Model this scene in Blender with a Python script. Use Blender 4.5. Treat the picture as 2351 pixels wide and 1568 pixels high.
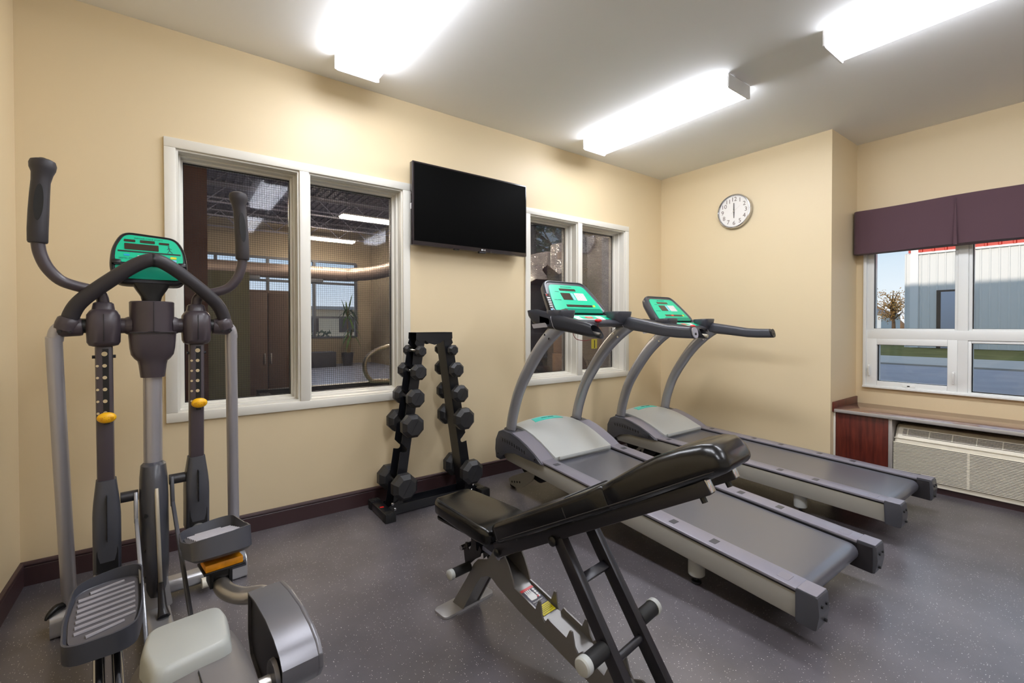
import bpy, bmesh, math, random
from mathutils import Vector, Matrix
random.seed(7)
sc = bpy.context.scene
for o in list(bpy.data.objects):
    bpy.data.objects.remove(o)
COL = sc.collection
R = math.radians
PI = math.pi

# ------------------------------------------------------------------ camera
def make_camera():
    yaw, pitch, roll = R(53.597), R(-0.639), R(-0.075)
    f = Vector((math.cos(yaw)*math.cos(pitch), math.sin(yaw)*math.cos(pitch), math.sin(pitch)))
    r = Vector((math.sin(yaw), -math.cos(yaw), 0))
    u = r.cross(f)
    c, s = math.cos(roll), math.sin(roll)
    r2 = c*r + s*u
    u2 = -s*r + c*u
    cd = bpy.data.cameras.new('camera')
    cam = bpy.data.objects.new('camera', cd)
    COL.objects.link(cam)
    M = Matrix.Identity(4)
    for i in range(3):
        M[i][0] = r2[i]; M[i][1] = u2[i]; M[i][2] = -f[i]
    M[0][3], M[1][3], M[2][3] = 0.0, -2.949, 1.174
    cam.matrix_world = M
    cd.sensor_width = 36
    cd.lens = 36*1045.356/2351
    cd.shift_x = 0.0001
    cd.shift_y = -26.9/2351
    cd.clip_start = 0.02
    cd.clip_end = 400
    sc.camera = cam
make_camera()

# ------------------------------------------------------------------ world, sun, exposure
def make_world():
    w = bpy.data.worlds.new('sky'); sc.world = w
    w.use_nodes = True
    nt = w.node_tree
    bg = nt.nodes['Background']
    tc = nt.nodes.new('ShaderNodeTexCoord'); sp = nt.nodes.new('ShaderNodeSeparateXYZ')
    nt.links.new(tc.outputs['Generated'], sp.inputs[0])
    cr = nt.nodes.new('ShaderNodeValToRGB'); e = cr.color_ramp.elements
    e[0].position = 0.0; e[0].color = (0.86, 0.87, 0.88, 1)
    e[1].position = 1.0; e[1].color = (0.42, 0.60, 0.86, 1)
    for pos, c in ((0.05, (0.72, 0.80, 0.86)), (0.16, (0.50, 0.66, 0.80)), (0.40, (0.48, 0.65, 0.84))):
        q = e.new(pos); q.color = (*c, 1)
    nt.links.new(sp.outputs[2], cr.inputs[0])
    nt.links.new(cr.outputs[0], bg.inputs[0])
    bg.inputs[1].default_value = SKY
SKY = 1.2
SUN = 3.0
LAMP = 40.0
LENS = 20.0
make_world()
def make_sun():
    l = bpy.data.lights.new('sun', 'SUN'); l.energy = SUN; l.angle = R(0.6); l.color = (1.0, 0.90, 0.76)
    o = bpy.data.objects.new('sun', l); COL.objects.link(o)
    d = Vector((1.0, -0.06, -math.tan(R(20)))).normalized()
    o.rotation_euler = d.to_track_quat('-Z', 'Y').to_euler()
    o.location = (-30, 0, 20)
make_sun()
sc.view_settings.view_transform = 'Standard'
sc.view_settings.look = 'None'
sc.view_settings.gamma = 1.0
sc.view_settings.use_curve_mapping = False
sc.view_settings.exposure = 0.0
cy = sc.cycles
cy.use_denoising = True
cy.use_adaptive_sampling = True
cy.adaptive_threshold = 0.04
cy.max_bounces = 7
cy.diffuse_bounces = 4
cy.glossy_bounces = 3
cy.transmission_bounces = 4
cy.transparent_max_bounces = 10
cy.caustics_reflective = False
cy.caustics_refractive = False
cy.sample_clamp_indirect = 6.0
cy.use_light_tree = False

# ------------------------------------------------------------------ materials
def lin(h):
    if isinstance(h, (tuple, list)): return tuple(h)[:3]
    h = h.lstrip('#'); out = []
    for i in (0, 2, 4):
        c = int(h[i:i+2], 16)/255
        out.append(c/12.92 if c <= 0.04045 else ((c+0.055)/1.055)**2.4)
    return tuple(out)
MATS = {}
def mat(name, col, rough=0.5, metal=0.0, spec=0.5, coat=0.0, bump=None, var=None, emit=None, sheen=0.0):
    if name in MATS: return MATS[name]
    m = bpy.data.materials.new(name); m.use_nodes = True
    nt = m.node_tree; p = nt.nodes['Principled BSDF']
    c = lin(col)
    p.inputs['Base Color'].default_value = (*c, 1)
    p.inputs['Roughness'].default_value = rough
    p.inputs['Metallic'].default_value = metal
    p.inputs['Specular IOR Level'].default_value = spec
    if coat: p.inputs['Coat Weight'].default_value = coat; p.inputs['Coat Roughness'].default_value = 0.15
    if sheen: p.inputs['Sheen Weight'].default_value = sheen
    if emit:
        p.inputs['Emission Color'].default_value = (*lin(emit[0]), 1); p.inputs['Emission Strength'].default_value = emit[1]
    if bump or var:
        tc = nt.nodes.new('ShaderNodeTexCoord')
    if var:   # (scale, amount)
        n = nt.nodes.new('ShaderNodeTexNoise'); n.inputs['Scale'].default_value = var[0]; n.inputs['Detail'].default_value = 4
        mp = nt.nodes.new('ShaderNodeMapRange'); mp.inputs[1].default_value = 0.3; mp.inputs[2].default_value = 0.7
        mp.inputs[3].default_value = 1-var[1]; mp.inputs[4].default_value = 1+var[1]
        mx = nt.nodes.new('ShaderNodeVectorMath'); mx.operation = 'SCALE'; mx.inputs[0].default_value = c
        nt.links.new(tc.outputs['Object'], n.inputs['Vector']); nt.links.new(n.outputs[0], mp.inputs[0])
        nt.links.new(mp.outputs[0], mx.inputs['Scale']); nt.links.new(mx.outputs[0], p.inputs['Base Color'])
    if bump:  # (scale, strength, distance)
        n = nt.nodes.new('ShaderNodeTexNoise'); n.inputs['Scale'].default_value = bump[0]; n.inputs['Detail'].default_value = 3
        b = nt.nodes.new('ShaderNodeBump'); b.inputs['Strength'].default_value = bump[1]
        b.inputs['Distance'].default_value = bump[2] if len(bump) > 2 else 0.002
        nt.links.new(tc.outputs['Object'], n.inputs['Vector']); nt.links.new(n.outputs[0], b.inputs['Height'])
        nt.links.new(b.outputs[0], p.inputs['Normal'])
    MATS[name] = m
    return m

def floor_mat():
    m = mat('rubber_floor', '#3a3739', 0.40, spec=0.9)
    nt = m.node_tree; p = nt.nodes['Principled BSDF']; L = nt.links.new
    p.inputs['Coat Weight'].default_value = 0.5; p.inputs['Coat Roughness'].default_value = 0.26
    tc = nt.nodes.new('ShaderNodeTexCoord')
    v = nt.nodes.new('ShaderNodeTexVoronoi'); v.inputs['Scale'].default_value = 150
    L(tc.outputs['Object'], v.inputs['Vector'])
    size = nt.nodes.new('ShaderNodeMath'); size.operation = 'LESS_THAN'
    rnd = nt.nodes.new('ShaderNodeSeparateColor'); L(v.outputs['Color'], rnd.inputs[0])
    thr = nt.nodes.new('ShaderNodeMapRange'); thr.inputs[1].default_value = 0.45; thr.inputs[2].default_value = 1.0
    thr.inputs[3].default_value = 0.0; thr.inputs[4].default_value = 0.24
    L(rnd.outputs[0], thr.inputs[0])
    L(v.outputs['Distance'], size.inputs[0]); L(thr.outputs[0], size.inputs[1])
    n = nt.nodes.new('ShaderNodeTexNoise'); n.inputs['Scale'].default_value = 3.0; n.inputs['Detail'].default_value = 5
    L(tc.outputs['Object'], n.inputs['Vector'])
    cr = nt.nodes.new('ShaderNodeValToRGB'); cr.color_ramp.elements[0].position = 0.3; cr.color_ramp.elements[1].position = 0.75
    cr.color_ramp.elements[0].color = (*lin('#4b474b'), 1); cr.color_ramp.elements[1].color = (*lin('#6a656a'), 1)
    L(n.outputs[0], cr.inputs[0])
    mx = nt.nodes.new('ShaderNodeMix'); mx.data_type = 'RGBA'
    mx.inputs[7].default_value = (*lin('#d8d3d1'), 1)
    L(size.outputs[0], mx.inputs[0]); L(cr.outputs[0], mx.inputs[6]); L(mx.outputs[2], p.inputs['Base Color'])
    n2 = nt.nodes.new('ShaderNodeTexNoise'); n2.inputs['Scale'].default_value = 420
    L(tc.outputs['Object'], n2.inputs['Vector'])
    b = nt.nodes.new('ShaderNodeBump'); b.inputs['Strength'].default_value = 0.35; b.inputs['Distance'].default_value = 0.001
    L(n2.outputs[0], b.inputs['Height']); L(b.outputs[0], p.inputs['Normal'])
    n3 = nt.nodes.new('ShaderNodeTexNoise'); n3.inputs['Scale'].default_value = 2.2; n3.inputs['Detail'].default_value = 4
    L(tc.outputs['Object'], n3.inputs['Vector'])
    mr = nt.nodes.new('ShaderNodeMapRange'); mr.inputs[3].default_value = 0.27; mr.inputs[4].default_value = 0.46
    L(n3.outputs[0], mr.inputs[0]); L(mr.outputs[0], p.inputs['Roughness'])
    return m

def glass_mat(name, wired=False, tint=(1, 1, 1), refl=1.0):
    m = bpy.data.materials.new(name); m.use_nodes = True
    nt = m.node_tree; L = nt.links.new
    nt.nodes.remove(nt.nodes['Principled BSDF'])
    out = nt.nodes['Material Output']
    tr = nt.nodes.new('ShaderNodeBsdfTransparent'); tr.inputs[0].default_value = (*tint, 1)
    gl = nt.nodes.new('ShaderNodeBsdfGlossy'); gl.inputs['Roughness'].default_value = 0.03
    fr = nt.nodes.new('ShaderNodeFresnel'); fr.inputs[0].default_value = 1.45
    fm = nt.nodes.new('ShaderNodeMath'); fm.operation = 'MULTIPLY'; fm.inputs[1].default_value = refl
    L(fr.outputs[0], fm.inputs[0])
    mx = nt.nodes.new('ShaderNodeMixShader')
    L(fm.outputs[0], mx.inputs[0]); L(tr.outputs[0], mx.inputs[1]); L(gl.outputs[0], mx.inputs[2])
    last = mx.outputs[0]
    if wired:
        tc = nt.nodes.new('ShaderNodeTexCoord'); sp = nt.nodes.new('ShaderNodeSeparateXYZ'); L(tc.outputs['Object'], sp.inputs[0])
        ms = []
        for ax in ('X', 'Z'):
            a = nt.nodes.new('ShaderNodeMath'); a.operation = 'MULTIPLY'; a.inputs[1].default_value = 1/0.0127; L(sp.outputs[ax], a.inputs[0])
            b = nt.nodes.new('ShaderNodeMath'); b.operation = 'FRACT'; L(a.outputs[0], b.inputs[0])
            c = nt.nodes.new('ShaderNodeMath'); c.operation = 'LESS_THAN'; c.inputs[1].default_value = 0.065; L(b.outputs[0], c.inputs[0])
            ms.append(c)
        mm = nt.nodes.new('ShaderNodeMath'); mm.operation = 'MAXIMUM'; L(ms[0].outputs[0], mm.inputs[0]); L(ms[1].outputs[0], mm.inputs[1])
        df = nt.nodes.new('ShaderNodeBsdfDiffuse'); df.inputs[0].default_value = (0.05, 0.05, 0.06, 1)
        m2 = nt.nodes.new('ShaderNodeMixShader'); L(mm.outputs[0], m2.inputs[0]); L(last, m2.inputs[1]); L(df.outputs[0], m2.inputs[2])
        last = m2.outputs[0]
    L(last, out.inputs[0])
    return m

def lens_mat(name, k):
    m = bpy.data.materials.new(name); m.use_nodes = True
    nt = m.node_tree; L = nt.links.new
    nt.nodes.remove(nt.nodes['Principled BSDF']); out = nt.nodes['Material Output']
    tr = nt.nodes.new('ShaderNodeBsdfTransparent')
    em = nt.nodes.new('ShaderNodeEmission'); em.inputs[0].default_value = (*lin('#f1f5ff'), 1); em.inputs[1].default_value = LENS*k
    b = nt.nodes.new('ShaderNodeMixShader'); b.inputs[0].default_value = 0.85
    L(tr.outputs[0], b.inputs[1]); L(em.outputs[0], b.inputs[2]); L(b.outputs[0], out.inputs[0])
    return m

def wood_mat(name, c1, c2, rough=0.35):
    m = mat(name, c1, rough, spec=0.5)
    nt = m.node_tree; p = nt.nodes['Principled BSDF']; L = nt.links.new
    tc = nt.nodes.new('ShaderNodeTexCoord'); mp = nt.nodes.new('ShaderNodeMapping'); mp.inputs['Scale'].default_value = (12, 12, 1.2)
    n = nt.nodes.new('ShaderNodeTexNoise'); n.inputs['Scale'].default_value = 4; n.inputs['Detail'].default_value = 6
    cr = nt.nodes.new('ShaderNodeValToRGB'); cr.color_ramp.elements[0].position = 0.35; cr.color_ramp.elements[1].position = 0.7
    cr.color_ramp.elements[0].color = (*lin(c1), 1); cr.color_ramp.elements[1].color = (*lin(c2), 1)
    L(tc.outputs['Object'], mp.inputs[0]); L(mp.outputs[0], n.inputs['Vector']); L(n.outputs[0], cr.inputs[0]); L(cr.outputs[0], p.inputs['Base Color'])
    return m

M_wall = mat('wall_paint', '#e3d0ab', 0.45, spec=0.45, bump=(160, 0.12, 0.001))
M_ceil = mat('ceiling_paint', '#f3f3f2', 0.8, spec=0.2, bump=(120, 0.1, 0.001))
M_floor = floor_mat()
M_wall2 = mat('bounce_wall_paint', '#efeae0', 0.6, spec=0.3)  # for the unseen wall behind the camera, whitened to bounce more light
M_trim = mat('white_trim', '#e9e6dc', 0.32, spec=0.5)
M_base = mat('brown_baseboard', '#3e2a2c', 0.38, spec=0.5)
M_vinyl = mat('white_vinyl', '#eef0ee', 0.3, spec=0.5)
M_glass = glass_mat('clear_glass', refl=0.8)
M_wired = glass_mat('wired_glass', wired=True, tint=(0.88, 0.90, 0.94), refl=0.5)
M_lens = lens_mat('prismatic_lens', 1.0)
M_lens2 = lens_mat('clear_lens_side', 0.85)
M_lampmetal = mat('lamp_enamel', '#eceded', 0.35)
M_tube = mat('fluorescent_tube', '#ffffff', 0.4, emit=('#fff8ee', LAMP))
M_black = mat('black_plastic', '#151517', 0.38)
M_dark = mat('dark_plastic', '#2b292c', 0.36, spec=0.5)
M_dark2 = mat('charcoal_plastic', '#45464d', 0.33, spec=0.5)
M_ell = mat('aubergine_plastic', '#463e44', 0.34, spec=0.5)
M_foam = mat('black_foam_grip', '#363337', 0.5, spec=0.4, bump=(300, 0.15, 0.001))
M_silver = mat('silver_paint', '#b4b2b8', 0.30, metal=0.5)
M_tmpost = mat('grey_metallic_paint', '#9c9da2', 0.27, metal=0.45)
M_chrome = mat('chrome', '#c9c9cc', 0.14, metal=1.0)
M_steel = mat('worn_steel', '#b3aea8', 0.28, metal=0.7)
M_hood = mat('pale_grey_plastic', '#b9bcba', 0.33, spec=0.5)
M_rail = mat('champagne_grey_metal', '#a5a39b', 0.42, metal=0.2)
M_toprail = mat('mauve_grey_plastic', '#807d88', 0.33, spec=0.8)
M_belt = mat('treadmill_belt', '#565760', 0.30, spec=1.0, coat=0.4, bump=(500, 0.15, 0.0006))  # blue tint in the base colour stands in for reflected daylight
M_green = mat('green_overlay', '#12c79a', 0.3, spec=0.5)
M_green2 = mat('dark_green_overlay', '#0a9c7e', 0.32, spec=0.5)
M_teal = mat('teal_sticker', '#4fd0c2', 0.35)
M_disp = mat('display_window', '#3f322a', 0.14, spec=0.6)  # brown tint paints in the reflection seen on the treadmill displays
M_ink = mat('dark_ink', '#0f4f49', 0.5)
M_inkblack = mat('black_ink', '#1c1c1c', 0.5)
M_white = mat('white_plastic', '#e8e8ea', 0.35)
M_red = mat('red_plastic', '#d8262a', 0.35)
M_yellow = mat('yellow_plastic', '#f3b70f', 0.38)
M_orange = mat('orange_plastic', '#e8960c', 0.42, var=(30, 0.25))
M_yel = mat('yellow_label', '#e6d81c', 0.45)
M_blue = mat('pale_blue_key', '#8ec7ea', 0.4)
M_leather = mat('black_vinyl_leather', '#0d0c0c', 0.22, spec=0.5, bump=(260, 0.12, 0.001))
M_bframe = mat('gunmetal_frame', '#2c2b31', 0.32, metal=0.25)
M_bspine = mat('pewter_frame', '#7f7d7c', 0.33, metal=0.4)
M_rubber = mat('black_rubber', '#1d1d1e', 0.55, spec=0.4)
M_dumb = mat('dumbbell_rubber', '#29292b', 0.42, spec=0.5, bump=(200, 0.08, 0.0006))
M_rack = mat('rack_black_paint', '#15161b', 0.3, spec=0.6)
M_screen = mat('tv_screen', '#0d0d0d', 0.6, spec=0.02)
M_bezel = mat('tv_bezel', '#2a2224', 0.18, spec=0.6)
M_valance = mat('aubergine_fabric', '#5c454d', 0.8, spec=0.2, bump=(900, 0.2, 0.0006), sheen=0.15)
M_cherry = wood_mat('cherry_laminate', '#4a1a14', '#6b2a1e', 0.38)
M_ctop = mat('counter_laminate', '#8a6a5c', 0.13, spec=1.0, var=(8, 0.06))
M_edge = mat('counter_edge_metal', '#b9b4b0', 0.35, metal=0.4)
M_cream = mat('cream_plastic', '#e6dfcd', 0.42)
M_gap = mat('dark_gap', '#2e2622', 0.6)
M_rib = mat('ribbed_tread', '#5d5b60', 0.36, metal=0.2)
M_rib2 = mat('tread_rib_grey', '#99969b', 0.30, metal=0.2)
M_silverbase = mat('bright_silver_paint', '#b7b6b8', 0.3, metal=0.6)
M_crank = mat('satin_grey_plastic', '#6e6d72', 0.30, metal=0.35, bump=(420, 0.12, 0.0006))
M_housing = mat('textured_grey_plastic', '#6b6766', 0.42, spec=0.5, bump=(380, 0.25, 0.0008))
M_lid = mat('pale_lid', '#a7aaa6', 0.36)

# ------------------------------------------------------------------ mesh builder
class MB:
    def __init__(s): s.bm = bmesh.new()
    def add(s, vs, fs):
        bv = [s.bm.verts.new(Vector(v)) for v in vs]
        out = []
        for f in fs:
            try: out.append(s.bm.faces.new([bv[i] for i in f]))
            except ValueError: pass
        return bv, out
    def _bevel(s, bv, fs, bev, seg):
        if bev > 0:
            es = set(e for f in fs for e in f.edges)
            bmesh.ops.bevel(s.bm, geom=list(es), offset=bev, segments=seg, affect='EDGES', profile=0.5, clamp_overlap=True)
    def box(s, x0, y0, z0, x1, y1, z1, bev=0, seg=2):
        x0, x1 = min(x0, x1), max(x0, x1); y0, y1 = min(y0, y1), max(y0, y1); z0, z1 = min(z0, z1), max(z0, z1)
        v = [(x0,y0,z0),(x1,y0,z0),(x1,y1,z0),(x0,y1,z0),(x0,y0,z1),(x1,y0,z1),(x1,y1,z1),(x0,y1,z1)]
        bv, fs = s.add(v, [(0,3,2,1),(4,5,6,7),(0,1,5,4),(1,2,6,5),(2,3,7,6),(3,0,4,7)])
        s._bevel(bv, fs, bev, seg); return s
    def obox(s, c, u, v, n, su, sv, sn, bev=0, seg=2):   # oriented box: centre, axes, full sizes
        c = Vector(c); u = Vector(u).normalized()*su/2; v = Vector(v).normalized()*sv/2; n = Vector(n).normalized()*sn/2
        P = [c+a*u+b*v+d*n for d in (-1, 1) for (a, b) in ((-1,-1),(1,-1),(1,1),(-1,1))]
        bv, fs = s.add(P, [(0,3,2,1),(4,5,6,7),(0,1,5,4),(1,2,6,5),(2,3,7,6),(3,0,4,7)])
        s._bevel(bv, fs, bev, seg); return s
    def beam(s, p0, p1, w, h, up=(0,0,1), bev=0, seg=2):  # rectangular bar between two points
        p0, p1 = Vector(p0), Vector(p1); d = (p1-p0); L = d.length; d.normalize()
        side = d.cross(Vector(up)).normalized(); upv = side.cross(d).normalized()
        return s.obox((p0+p1)/2, side, d, upv, w, L, h, bev, seg)
    def loft(s, rings, cap=True, closed=False):
        n = len(rings[0]); idx = []
        vs = [v for r in rings for v in r]
        fs = []
        K = len(rings)
        for k in range(K-1 if not closed else K):
            a, b = k*n, ((k+1) % K)*n
            for i in range(n):
                j = (i+1) % n
                fs.append((a+i, a+j, b+j, b+i))
        if cap and not closed:
            fs.append(tuple(range(n))[::-1]); fs.append(tuple((K-1)*n+i for i in range(n)))
        s.add(vs, fs); return s
    def tube(s, pts, r, n=12, cap=True, smooth=0, ax=None, sy=1.0):
        pts = [Vector(p) for p in pts]
        rr = list(r) if isinstance(r, (list, tuple)) else [r]*len(pts)
        if smooth:
            q, qr = [], []
            for i in range(len(pts)-1):
                p0 = pts[max(i-1, 0)]; p1 = pts[i]; p2 = pts[i+1]; p3 = pts[min(i+2, len(pts)-1)]
                for k in range(smooth):
                    t = k/smooth
                    q.append(0.5*((2*p1)+(-p0+p2)*t+(2*p0-5*p1+4*p2-p3)*t*t+(-p0+3*p1-3*p2+p3)*t*t*t))
                    qr.append(rr[i]*(1-t)+rr[i+1]*t)
            q.append(pts[-1]); qr.append(rr[-1]); pts, rr = q, qr
        rings = []
        ref = Vector(ax) if ax else None
        prev = None
        for i, p in enumerate(pts):
            d = (pts[min(i+1, len(pts)-1)]-pts[max(i-1, 0)]).normalized()
            if ref is not None:
                a = (ref - d*ref.dot(d)).normalized()
            elif prev is None:
                a = d.orthogonal().normalized()
            else:
                a = (prev - d*prev.dot(d)).normalized()
            prev = a
            b = d.cross(a)
            rings.append([p + a*math.cos(2*PI*k/n)*rr[i] + b*math.sin(2*PI*k/n)*rr[i]*sy for k in range(n)])
        return s.loft(rings, cap)
    def cyl(s, p0, p1, r, r2=None, n=20, cap=True):
        return s.tube([p0, p1], [r, r if r2 is None else r2], n, cap)
    def prism(s, poly, axis, a, b, bev=0, seg=2):
        def P(u, v, w):
            return (w, u, v) if axis == 'x' else ((u, w, v) if axis == 'y' else (u, v, w))
        n = len(poly)
        vs = [P(u, v, a) for u, v in poly]+[P(u, v, b) for u, v in poly]
        fs = [tuple(range(n))[::-1], tuple(range(n, 2*n))]+[(i, (i+1) % n, n+(i+1) % n, n+i) for i in range(n)]
        bv, f = s.add(vs, fs); s._bevel(bv, f, bev, seg); return s
    def plate(s, poly, o, u, v, n, t, bev=0, seg=2):      # 2D outline on a plane, extruded by t along n
        o, u, v, n = Vector(o), Vector(u).normalized(), Vector(v).normalized(), Vector(n).normalized()
        k = len(poly)
        vs = [o+u*a+v*b for a, b in poly]+[o+u*a+v*b+n*t for a, b in poly]
        fs = [tuple(range(k))[::-1], tuple(range(k, 2*k))]+[(i, (i+1) % k, k+(i+1) % k, k+i) for i in range(k)]
        bv, f = s.add(vs, fs); s._bevel(bv, f, bev, seg); return s
    def lathe(s, prof, c, axis, n=24):                    # profile of (radius, height) along axis
        c = Vector(c); d = Vector(axis).normalized(); a = d.orthogonal().normalized(); b = d.cross(a)
        rings = [[c+d*h+a*math.cos(2*PI*k/n)*max(r, 1e-4)+b*math.sin(2*PI*k/n)*max(r, 1e-4) for k in range(n)] for r, h in prof]
        return s.loft(rings, True)
    def ball(s, c, rx, ry=None, rz=None, u=16, v=10):
        ry = rx if ry is None else ry; rz = rx if rz is None else rz
        c = Vector(c); rings = []
        for i in range(1, v):
            t = PI*i/v
            rings.append([c+Vector((rx*math.sin(t)*math.cos(2*PI*k/u), ry*math.sin(t)*math.sin(2*PI*k/u), -rz*math.cos(t))) for k in range(u)])
        return s.loft(rings, True)
    def xf(s, M):
        bmesh.ops.transform(s.bm, matrix=M, verts=s.bm.verts); return s
    def build(s, name, m, parent=None, angle=38, mods=None):
        bmesh.ops.recalc_face_normals(s.bm, faces=s.bm.faces)
        me = bpy.data.meshes.new(name); s.bm.to_mesh(me); s.bm.free()
        me.materials.append(m)
        me.polygons.foreach_set('use_smooth', [True]*len(me.polygons))
        me.set_sharp_from_angle(angle=R(angle))
        o = bpy.data.objects.new(name, me); COL.objects.link(o)
        if parent is not None: o.parent = parent
        return o

def rrect(w, h, r, n=5, cx=0, cy=0):
    pts = []
    for sx, sy, a0 in ((1, 1, 0), (-1, 1, 90), (-1, -1, 180), (1, -1, 270)):
        for k in range(n+1):
            a = R(a0+90*k/n)
            pts.append((cx+sx*(w/2-r)+r*math.cos(a), cy+sy*(h/2-r)+r*math.sin(a)))
    return pts
def rpoly(pts, r, n=4):       # round the corners of a 2D polygon
    out = []; K = len(pts)
    for i in range(K):
        p = Vector(pts[i]); a = Vector(pts[i-1])-p; b = Vector(pts[(i+1) % K])-p
        d = min(r, a.length*0.45, b.length*0.45)
        s0 = p+a.normalized()*d; s1 = p+b.normalized()*d
        for k in range(n+1):
            t = k/n
            q = s0*(1-t)**2+p*2*t*(1-t)+s1*t*t
            out.append((q.x, q.y))
    return out
def circ(r, n=24, cx=0, cy=0, sy=1):
    return [(cx+r*math.cos(2*PI*k/n), cy+r*sy*math.sin(2*PI*k/n)) for k in range(n)]

def tag(o, label=None, cat=None, group=None, kind=None):
    if label: o['label'] = label
    if cat: o['category'] = cat
    if group: o['group'] = group
    if kind: o['kind'] = kind
    return o
def thing(name, label, cat, loc=(0,0,0), rotz=0.0, group=None, rot=None):
    o = bpy.data.objects.new(name, None); COL.objects.link(o)
    o.empty_display_size = 0.1
    o.location = loc
    o.rotation_euler = rot if rot else (0, 0, rotz)
    return tag(o, label, cat, group)
def struct(o): o['kind'] = 'structure'; return o
def text(s, size, o, u, v, n, m, parent, name='lettering', t=0.0006, align='CENTER'):
    cu = bpy.data.curves.new(name, 'FONT'); cu.body = s; cu.size = size; cu.align_x = align; cu.align_y = 'CENTER'
    cu.extrude = t; cu.resolution_u = 2
    ob = bpy.data.objects.new(name+'_tmp', cu); COL.objects.link(ob)
    dg = bpy.context.evaluated_depsgraph_get()
    me = bpy.data.meshes.new_from_object(ob.evaluated_get(dg))
    bpy.data.objects.remove(ob)
    u, v, n = Vector(u).normalized(), Vector(v).normalized(), Vector(n).normalized()
    Mx = Matrix.Identity(4)
    for i in range(3):
        Mx[i][0] = u[i]; Mx[i][1] = v[i]; Mx[i][2] = n[i]; Mx[i][3] = o[i]
    me.transform(Mx)
    me.materials.clear(); me.materials.append(m)
    q = bpy.data.objects.new(name, me); COL.objects.link(q); q.parent = parent
    return q

# ------------------------------------------------------------------ room shell
H = 2.7
XL, XE, XW, YC, YF = -0.572, 4.14, 4.695, -1.558, -6.4
W1 = dict(x0=-0.045, x1=1.297, z0=0.668, z1=2.142, m0=0.597, m1=0.650)
W2 = dict(x0=2.306, x1=3.600, z0=0.668, z1=2.137, m0=2.903, m1=2.955)
TW = 0.050        # casing width
def shell():
    b = MB(); b.box(XL-0.2, YF-0.2, -0.2, XW+0.205, 0.2, 0.0)
    struct(b.build('floor', M_floor))
    b = MB(); b.box(XL-0.2, YF-0.2, H, XW+0.205, 0.2, H+0.2)
    struct(b.build('ceiling', M_ceil))
    b = MB()
    xs = [XL-0.2]
    for w in (W1, W2):
        zi0, zi1 = w['z0']+TW, w['z1']-TW
        b.box(xs[-1], 0, 0, w['x0']+TW, 0.2, H)
        b.box(w['x0']+TW, 0, 0, w['x1']-TW, 0.2, zi0)
        b.box(w['x0']+TW, 0, zi1, w['x1']-TW, 0.2, H)
        b.box(w['m0'], 0, zi0, w['m1'], 0.2, zi1)
        xs.append(w['x1']-TW)
    b.box(xs[-1], 0, 0, XE, 0.2, H)
    struct(b.build('wall_back', M_wall))
    b = MB(); b.box(XL-0.2, YF-0.2, 0, XL, 0, H); struct(b.build('wall_left', M_wall))
    b = MB(); b.box(XE, YC, 0, XW+0.205, 0.2, H); struct(b.build('wall_right', M_wall))
    b = MB()
    b.box(XW, YF-0.2, 0, XW+0.205, YC, 0.66); b.box(XW, YF-0.2, 1.95, XW+0.205, YC, H)
    b.box(XW, -1.625, 0.66, XW+0.205, YC, 1.95); b.box(XW, -4.15, 0.66, XW+0.205, -3.53, 1.95); b.box(XW, YF-0.2, 0.66, XW+0.205, -6.05, 1.95)
    struct(b.build('wall_window', M_wall))
    b = MB(); b.box(XL, YF-0.2, 0, XW, YF, H); struct(b.build('wall_front', M_wall2))
    # baseboards: board with a bead along the top
    prof = [(0, 0), (0.013, 0), (0.013, 0.083), (0.011, 0.086), (0.0145, 0.090), (0.0155, 0.096), (0.013, 0.103), (0.006, 0.107), (0, 0.107)]
    b = MB(); b.prism([(-d, z) for d, z in prof], 'x', XL, XE); struct(b.build('baseboard_back', M_base, angle=25))
    b = MB(); b.prism([(XL+d, z) for d, z in prof], 'y', YF, 0); struct(b.build('baseboard_left', M_base, angle=25))
    b = MB(); b.prism([(XE-d, z) for d, z in prof], 'y', YC, 0); struct(b.build('baseboard_right', M_base, angle=25))
shell()

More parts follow.
